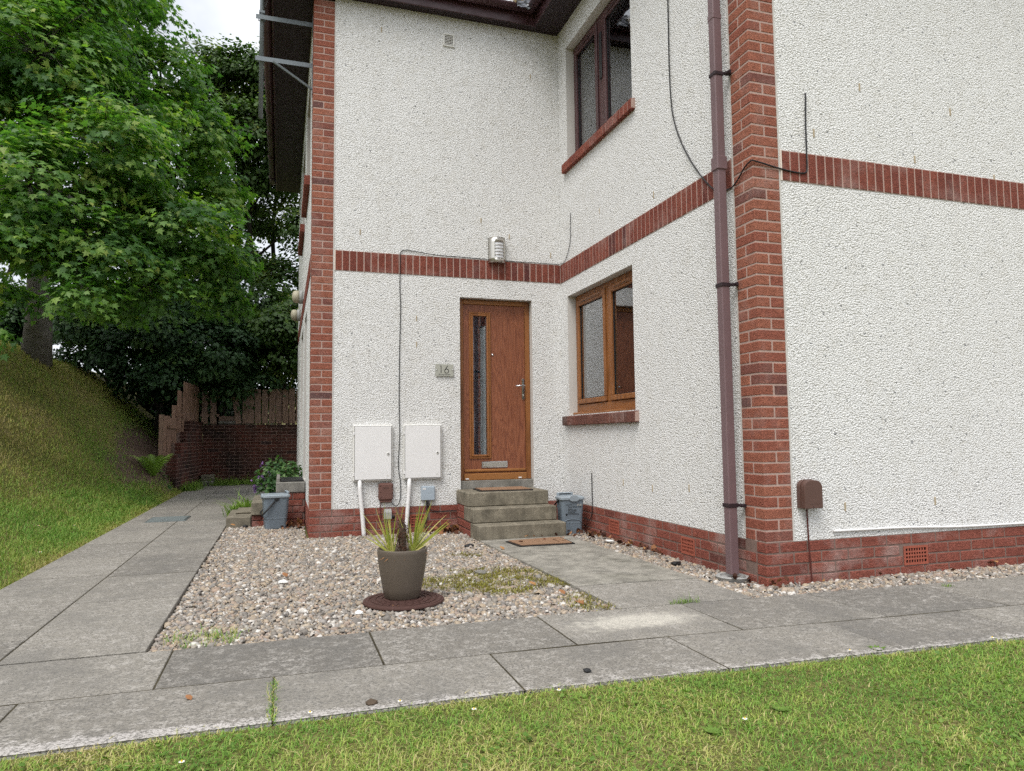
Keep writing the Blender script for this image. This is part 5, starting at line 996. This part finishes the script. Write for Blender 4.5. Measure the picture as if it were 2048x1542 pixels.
def front_lawn():
    n1_, n2_ = 125000, 40000; x = np.concatenate([rng.uniform(-4.4, 1.2, n1_), rng.uniform(-8, 6, n2_)]); y = np.concatenate([rng.uniform(-2.75, -1.26, n1_), rng.uniform(-5, -1.3, n2_)])
    edge = np.interp(x, [-6, -2.1, .35, 6], [-1.285, -1.31, -1.44, -1.75]) + .012 + .018 * field(x, y * 0, 9.) + .014 * rng.normal(0, 1, len(x)); cx, cy, cz = project(np.stack([x, y, np.zeros_like(x)], 1))
    k = (y < edge) & ~((np.arange(len(x)) < n1_) & ((cy > PH + 260) | (cx < -250) | (cx > PW + 250))) & (np.hypot(x - CAM[0], y - CAM[1]) > .5); x, y = x[k], y[k]; n = len(x)
    f = field(x, y, 2.2) * .5 + field(x, y, 6., 2.) * .35 + field(x, y, 17., 4.) * .3; near = np.clip((edge[k] - y) / .09, 0, 1); tint = np.clip(.40 + .36 * f + (1 - near) * .25 + rng.normal(0, .17, n) + sum(a_ * np.exp(-((x - q_[0]) ** 2 + (y - q_[1]) ** 2) / r_ ** 2) for q_, r_, a_ in ((gp(1430, 1520), .16, .5), (gp(1900, 1450), .2, .3), (gp(1000, 1500), .2, .2), (gp(150, 1530), .2, .35), (gp(1620, 1400), .12, .3))), 0, 1); tint = np.where(rng.uniform(0, 1, n) < .06, .9, tint)
    H = rng.gamma(8, 1 / 8, n) * .0165 * (.75 + .35 * near) * (1 + .35 * f); V, F, T = blades(np.stack([x, y, np.full(n, .022)], 1), H, rng.uniform(.0009, .0020, n), rng.uniform(.4, 1.8, n), tint)
    o = arr('grass', V, F, MAT['grass'], None, (-1.5, -2, 0), T, False); tag(o, 'short green and straw lawn in front of the path', 'grass', None, 'stuff')
    m = 9000; x = rng.uniform(-4.4, 1.3, m); y = rng.uniform(-2.8, -1.36, m); k = (y < np.interp(x, [-6, -2.1, .35, 6], [-1.34, -1.36, -1.49, -1.8])) & (field(x, y, 4., 7.) > -.1); x, y = x[k], y[k]; m = len(x)
    P = np.stack([x, y, rng.uniform(.03, .045, m)], 1); V, F = leaf_mesh(P, np.array([0, 0, 1.]) + rng.normal(0, .3, (m, 3)), rng.normal(0, 1, (m, 3)), rng.uniform(.009, .022, m), OVAL * np.array([1.5, 1]), OVAL_F)
    o = arr('clover', V, F, MAT['lime'], None, (-1.5, -2, 0), np.repeat(np.clip(rng.normal(.15, .2, m), 0, 1), 4), False); tag(o, 'small clover and weed leaves among the front lawn grass', 'clover', None, 'stuff')
add('lawn', [(-9, -7, .024)] + [(x, yf(x) - .004, .024) for x in (9, 6, .35, -2.1, -6, -9)][::-1][:0] + [(9, -7, .024)] + [(x, float(np.interp(x, [-6, -2.1, .35, 6], [-1.289, -1.314, -1.444, -1.754])), .024) for x in (9, 6, .35, -2.1, -6, -9)], [tuple(range(8))], bpy.data.materials['turf_and_soil'])['kind'] = 'structure'
front_lawn()
def bank_grass():
    n = 230000; x = -4.79 - 5.6 * rng.uniform(0, 1, n) ** 1.4; y = rng.uniform(-1.2, 14, n); cx, cy, cz = project(np.stack([x, y, terrain(x, y)], 1))
    k = ((cx > -160) | ((cx > -1100) & (rng.uniform(0, 1, n) < .6))) & (cx < 460) & (cz > .5) & (rng.uniform(0, 1, n) < np.clip(9. / cz, .25, 1) ** 1.2) & ~((np.hypot((x + 5.45) / .5, (y - 11.3) / 2.1) < 1 + .3 * rng.normal(0, 1, n))); k &= ~((y > 11) & (x > -5.3)); x, y, cz = x[k], y[k], cz[k]; n = len(x)
    d = -4.82 - x; f = field(x, y, 1.3, 1.) * .5 + field(x, y, 4., 3.) * .35; edge = np.clip(d / .22, 0, 1); tint = np.clip(.10 + .42 * np.clip((d - .9) / .9, 0, 1) + .26 * f + (1 - edge) * .42 + rng.normal(0, .16, n), 0, 1)
    H = rng.gamma(7, 1 / 7, n) * .038 * (.6 + .4 * edge) * (1 + np.clip(cz - 6, 0, 8) * .06); V, F, T = blades(np.stack([x, y, terrain(x, y) - .004], 1), H, rng.uniform(.0018, .0032, n) * (1 + np.clip(cz - 5, 0, 9) * .12), rng.uniform(.2, 1.2, n), tint)
    o = arr('grass', V, F, MAT['bankgrass'], None, (-6, 6, 0), T, False); tag(o, 'mown grass covering the bank left of the side path', 'grass', None, 'stuff')
    lime = (d < 1.1)
bank_grass()
def tufts(name, label, regs, mat, cat='weeds', h=.03, per=26, z=.02, spread=.03, w_=(.001, .002)):
    P = []
    for (x, y) in regs: P.append(np.stack([rng.normal(x, spread, per), rng.normal(y, spread, per), np.full(per, z)], 1))
    P = np.concatenate(P); n = len(P); V, F, T = blades(P, rng.gamma(6, 1 / 6, n) * h, rng.uniform(*w_, n), rng.uniform(.3, 1.3, n), rng.uniform(0, 1, n)); o = arr(name, V, F, mat, None, tuple(P.mean(0) * (1, 1, 0)), T, False); tag(o, label, cat, None, 'stuff')
rg2 = []
for _ in range(800):
    x, y = random.uniform(-2.3, -1.22), random.uniform(-.2, 2.0)
    if field(np.array(x), np.array(y), 3.2, 5.) + .75 * (x + 1.7) - .25 * max(0, y - 1.2) > .22: rg2.append((x, y))
tufts('moss', 'yellowish moss and weeds creeping over the gravel by the step path', rg2, MAT['moss'], 'moss', .018, 34, .022, .032, (.0012, .0026))
tufts('weed_tuft', 'grass tuft growing from the joint in the front path nearest the camera', [(-3.065, -.9 - .03 * i) for i in range(14)], MAT['grass'], 'weeds', .02, 16, .03, .01)
tufts('weed_tuft', 'green weed in the slab joint at the foot of the step path', [(-.86 + .02 * i, -.262) for i in range(9)], MAT['lime'], 'weeds', .03, 16, .03, .012)
tufts('weed_tuft', 'small weed in the slab joint at the right end of the path', [(.98, -.46), (1.0, -.47), (1.03, -.47)], MAT['lime'], 'weeds', .025, 14, .03, .012)
tufts('weed_tuft', 'straw coloured weeds at the front left corner of the gravel', [(-3.56 + random.uniform(0, .3), -.17 + random.uniform(0, .2)) for _ in range(12)], MAT['grass'], 'weeds', .04, 22, .02, .02)
tufts('weed_patch', 'green weeds along the foot of the back yard walls', [(-4.8 + random.uniform(0, 1.9), 12.9 + random.uniform(-.35, .35)) for _ in range(60)] + [(-4.85 + random.uniform(0, .2), 11 + random.uniform(0, 2)) for _ in range(30)], MAT['lime'], 'weeds', .13, 26, .02, .07, (.004, .008))
tufts('weed_patch', 'low green weeds beside the side door steps', [(-3.5 + random.uniform(-.14, .14), 6.05 + random.uniform(-.3, .4)) for _ in range(26)], MAT['lime'], 'weeds', .17, 26, .02, .05, (.004, .008))
# ------------------------------------------------------------------ garden plants
def leafy(name, label, c, rad, h, n, mat, size, cat='plant', shape=OVAL, faces=OVAL_F):
    e = empty(name, (c[0], c[1], c[2])); tag(e, label, cat); m = n; a = rng.uniform(0, 2 * np.pi, m); r = rad * np.sqrt(rng.uniform(0, 1, m)); z = h * rng.uniform(.1, 1, m) * (1 - .35 * (r / rad) ** 2); P = np.stack([c[0] + r * np.cos(a), c[1] + r * np.sin(a), c[2] + z], 1)
    g = MB()
    for i in range(9): b = P[rng.integers(m)]; limb(g, (c[0], c[1], c[2]), tuple(b), .007, .002, .05, 4, 5)
    g.build('stems', MAT['green'] if False else MAT['stem'], e)['kind'] = 'stuff'
    N = np.stack([np.cos(a) * .5, np.sin(a) * .5, np.full(m, .8)], 1) + rng.normal(0, .35, (m, 3)); T = np.stack([np.cos(a), np.sin(a), np.full(m, -.1)], 1) + rng.normal(0, .5, (m, 3)); V, F = leaf_mesh(P, N, T, size * rng.uniform(.6, 1.2, m), shape, faces, .2)
    arr('leaves', V, F, mat, e, c, np.repeat(rng.uniform(0, 1, m), len(shape)), False)['kind'] = 'stuff'; return e
e = leafy('flowering_plant', 'leafy potted shrub with purple flowers beside the side door steps', (-3.06, 6.25, .30), .30, .48, 900, MAT['green'], .07)
MB().lathe([(.12, 0), (.15, .27), (.158, .28), (.155, .3), (.14, .3)], (-3.1, 6.25, .02), 20, 'z', True, True).build('pot', M_plain('dark_green_pot', (.02, .06, .055), .5, .4), e, True)
for k in range(26):
    c = (-3.28 + random.gauss(0, .05), 6.2 + random.gauss(0, .07), .55 + random.gauss(.0, .06)) if k < 18 else (-3.36 + random.gauss(0, .03), 6.15, .38 + random.gauss(0, .03)); V, F = leaf_mesh(np.tile(np.array(c), (7, 1)), rng.normal(0, 1, (7, 3)), rng.normal(0, 1, (7, 3)), np.full(7, .028), OVAL * np.array([1.4, 1]), OVAL_F); arr('flower', V, F, MAT['purple'], e, c, None, False)
def fern(c, n, L, label, rz=0):
    e = empty('fern', c); tag(e, label, 'fern')
    for k in range(n):
        a = rz + 2 * math.pi * k / n + random.uniform(-.3, .3); ll = L * random.uniform(.7, 1.1); V = []; F = []; sg = 12
        Q = lambda t: Vector((c[0] + math.cos(a) * ll * t * .8, c[1] + math.sin(a) * ll * t * .8, c[2] + ll * (1.7 * t - .95 * t * t)))
        V = [Q(i / sg) for i in range(sg + 1)]; s_ = Vector((-math.sin(a), math.cos(a), 0)); f_ = Vector((math.cos(a), math.sin(a), 0)) * .05 * ll
        for i in range(sg):
            wd = ll * .26 * math.sin(math.pi * min(1, i / sg * .9 + .12))
            for sgn in (-1, 1): V.append(Q((i + .5) / sg) + s_ * sgn * wd + f_ - Vector((0, 0, wd * .3))); F.append((i, i + 1, len(V) - 1))
        arr('frond', [tuple(v) for v in V], F, MAT['lime'], e, c, np.full(len(V), random.random()), False)
fp = onground(306, 955); fern((fp[0], fp[1], float(terrain(fp[0], fp[1]))), 12, .5, 'bright green fern at the foot of the stepped brick wall')
leafy('weed_plant', 'broad leaved weed growing below the fern', (-5.3, 10.6, .02), .22, .5, 70, MAT['green'], .16)
# ------------------------------------------------------------------ fallen leaves and scraps
CURL = np.array([(0, 0), (.34, .3), (.3, .7), (0, 1.), (-.3, .7), (-.34, .3)]); CURL_F = np.array([(0, 1, 5), (1, 2, 5), (2, 4, 5), (2, 3, 4)])
def litter(label, regs, n, sz=.05):
    P = []
    for (x0, x1, y0, y1, z) in regs: P.append(np.stack([rng.uniform(x0, x1, n), rng.uniform(y0, y1, n), z + rng.uniform(0, .03, n)], 1))
    P = np.concatenate(P); m = len(P); V, F = leaf_mesh(P, np.array([0, 0, .8]) + rng.normal(0, .55, (m, 3)), rng.normal(0, 1, (m, 3)), sz * rng.uniform(.5, 1.2, m), CURL, CURL_F, -.7); o = arr('leaf_litter', V, F, MAT['litter'], None, tuple(P.mean(0) * (1, 1, 0)), np.repeat(rng.uniform(0, 1, m) ** 1.3, 6), False); tag(o, label, 'fallen leaves', None, 'stuff')
litter('drift of dry brown leaves against the plinth left of the door steps', [(-1.62, -1.28, 3.30, 3.5, .03), (-1.42, -1.27, 3.22, 3.5, .045)], 45, .06)
litter('dry brown leaves under the grey bin right of the door steps', [(-.32, -.03, 2.55, 2.8, .03), (-.2, -.01, 2.3, 2.6, .03), (-.1, -.01, 1.2, 2.3, .028)], 30, .055)
litter('dry brown leaves round the foot of the downpipe and pier', [(-.16, .0, .02, .2, .03), (-.05, .15, -.09, -.01, .03), (.15, 2.5, -.05, -.01, .028)], 9, .05)
litter('dark dry leaves between the left bin and the house corner', [(-3.02, -2.80, 4.3, 4.75, .03)], 60, .055)
litter('scraps of brown leaf lying on the lower doormat', [(-.98, -.55, 2.15, 2.42, .056)], 12, .045)
LEAVES = [(-2.43, .20, .035, 'orange leaf lying on gravel just before the round mat'), (-3.0, 1.45, .03, 'orange leaf on the gravel left of the pot, towards the house'), (-1.42, .53, .03, 'pinkish leaf on the mossy gravel beside the step path'), (-1.34, -.06, .03, 'large peach coloured leaf on gravel near the front path'), (-1.2, 1.98, .04, 'curled brown leaf at the edge of the step path'), (-3.36, -.98, .037, 'small orange leaf on the slab beside the near lawn'), (-3.53, 4.7, .05, 'orange leaf on the side path before the low steps'), (-1.36, .19, .035, 'orange leaf among moss near the front corner of the step path')]
for i, (x, y, z, lab) in enumerate(LEAVES):
    V, F = leaf_mesh(np.array([[x, y, z]]), np.array([[.2, -.3, 1.]]), rng.normal(0, 1, (1, 3)), np.array([.06 if i != 5 else .035]), MAPLE if i in (0, 3) else CURL, MAPLE_F if i in (0, 3) else CURL_F, -.35); o = arr('fallen_leaf', V, F, MAT['litter'], None, (x, y, z), np.full(len(V), .97 if i % 2 == 0 else .85), False); tag(o, lab, 'leaf', 'single fallen leaves')
def crumple(name, label, c, r, mat, cat, sq=.4):
    v, f = ico(); v = v * np.array([r, r * .8, r * sq]) * rng.uniform(.6, 1.2, (12, 1)); o = arr(name, v + np.array(c), f, mat, None, c, None, False); tag(o, label, cat)
crumple('litter_paper', 'scrap of white paper on the gravel beside the window wall', (-.14, 2.08, .045), .055, MAT['petal'], 'litter', .25); crumple('litter_paper', 'white scrap of paper on the gravel left of the pot', (-3.02, 1.22, .04), .04, MAT['petal'], 'litter', .4); crumple('white_stone', 'white stone lying in front of the round mat', (-2.62, .17, .035), .03, MAT['petal'], 'stone', .5)
crumple('slug', 'small dark lump on the slab near the lawn edge', (-1.82, -1.19, .042), .022, MAT['black'], 'lump', .6); crumple('soil_clod', 'dark clod at the lawn edge on the front path', (-2.72, -1.25, .04), .026, MAT['stem'], 'clod', .5); crumple('black_rag', 'crumpled black scrap at the corner of the low side steps', (-3.43, 4.68, .04), .05, MAT['black'], 'litter', .5); crumple('black_rag', 'crumpled black plastic on gravel left of the door steps', (-1.42, 2.33, .035), .05, MAT['black'], 'litter', .4); crumple('black_rag', 'black scrap on the gravel strip by the second air brick', (-.17, .86, .04), .05, MAT['black'], 'litter', .4)
crumple('pale_stone', 'large pale flat stone among the moss on the gravel', (-1.66, 1.05, .04), .055, MAT['conc2'], 'stone', .45)
def daisy(x, y, z, lab, r=.010):
    e = empty('daisy', (x, y, z)); tag(e, lab, 'daisy', 'daisies in the grass'); n = 11; P = np.tile(np.array([x, y, z + .03]), (n, 1)); a = np.arange(n) * 2 * np.pi / n; T = np.stack([np.cos(a), np.sin(a), np.full(n, .12)], 1); V, F = leaf_mesh(P, np.tile([0, 0, 1.], (n, 1)) + rng.normal(0, .05, (n, 3)), T, np.full(n, r), OVAL, OVAL_F); arr('petals', V, F, MAT['petal'], e, (x, y, z), None, False); MB().lathe([(r * .32, .03), (r * .25, .034)], (x, y, z), 8).build('floret', MAT['yellow'], e); MB().tube([(x, y, z), (x, y, z + .03)], .0008, 4).build('stem', MAT['stem'], e)
for (px, py, lab) in ((620, 1437, 'daisy at the path edge of the near lawn, left of centre'), (363, 1538, 'largest daisy at the bottom edge of the picture'), (1118, 1391, 'daisy at the lawn edge near the dark lump'), (948, 1430, 'daisy in the lawn below the middle of the path'), (1700, 1310, 'daisy beside the path towards the right'), (1985, 1284, 'daisy at the far right end of the lawn edge'), (1490, 1450, 'daisy in the middle of the right hand lawn'), (800, 1414, 'daisy beside the clod at the lawn edge')): p = gp(px, py); daisy(p[0], p[1], .022, lab)
for (px, py, lab) in ((78, 1060, 'leftmost white daisy on the flat lawn beside the side path'), (148, 1058, 'middle white daisy on the flat lawn beside the side path'), (80, 1115, 'white daisy nearest the camera on the left lawn')):
    p = onground(px, py); daisy(p[0], p[1], float(terrain(p[0], p[1])) + .012, lab, .016)
def rosette(x, y, lab):
    e = empty('lawn_weed', (x, y, .01)); tag(e, lab, 'weed', 'dandelion rosettes in the lawn')
    for k in range(11):
        a = 2 * math.pi * k / 11 + random.uniform(-.2, .2); V, F = leaf_mesh(np.array([[x, y, .031]]), np.array([[-.3 * math.cos(a), -.3 * math.sin(a), 1.]]), np.array([[math.cos(a), math.sin(a), .25]]), np.array([random.uniform(.028, .05)]), OVAL * np.array([.62, 1]), OVAL_F); arr('leaf', V, F, MAT['lime'], e, (x, y, .01), np.full(4, .25), False)
for (px, py, lab) in ((1425, 1465, 'flat dandelion rosette in the right hand lawn'), (1560, 1420, 'smaller dandelion rosette nearer the path'), (1755, 1300, 'dandelion rosette at the lawn edge on the right')): p = gp(px, py); rosette(p[0], p[1], lab)
print('LEAVES', n1, n2, n3, 'tris', sum(sum(len(p.vertices) - 2 for p in m.polygons) if len(m.polygons) < 5000 else len(m.loops) - 2 * len(m.polygons) for m in bpy.data.meshes))
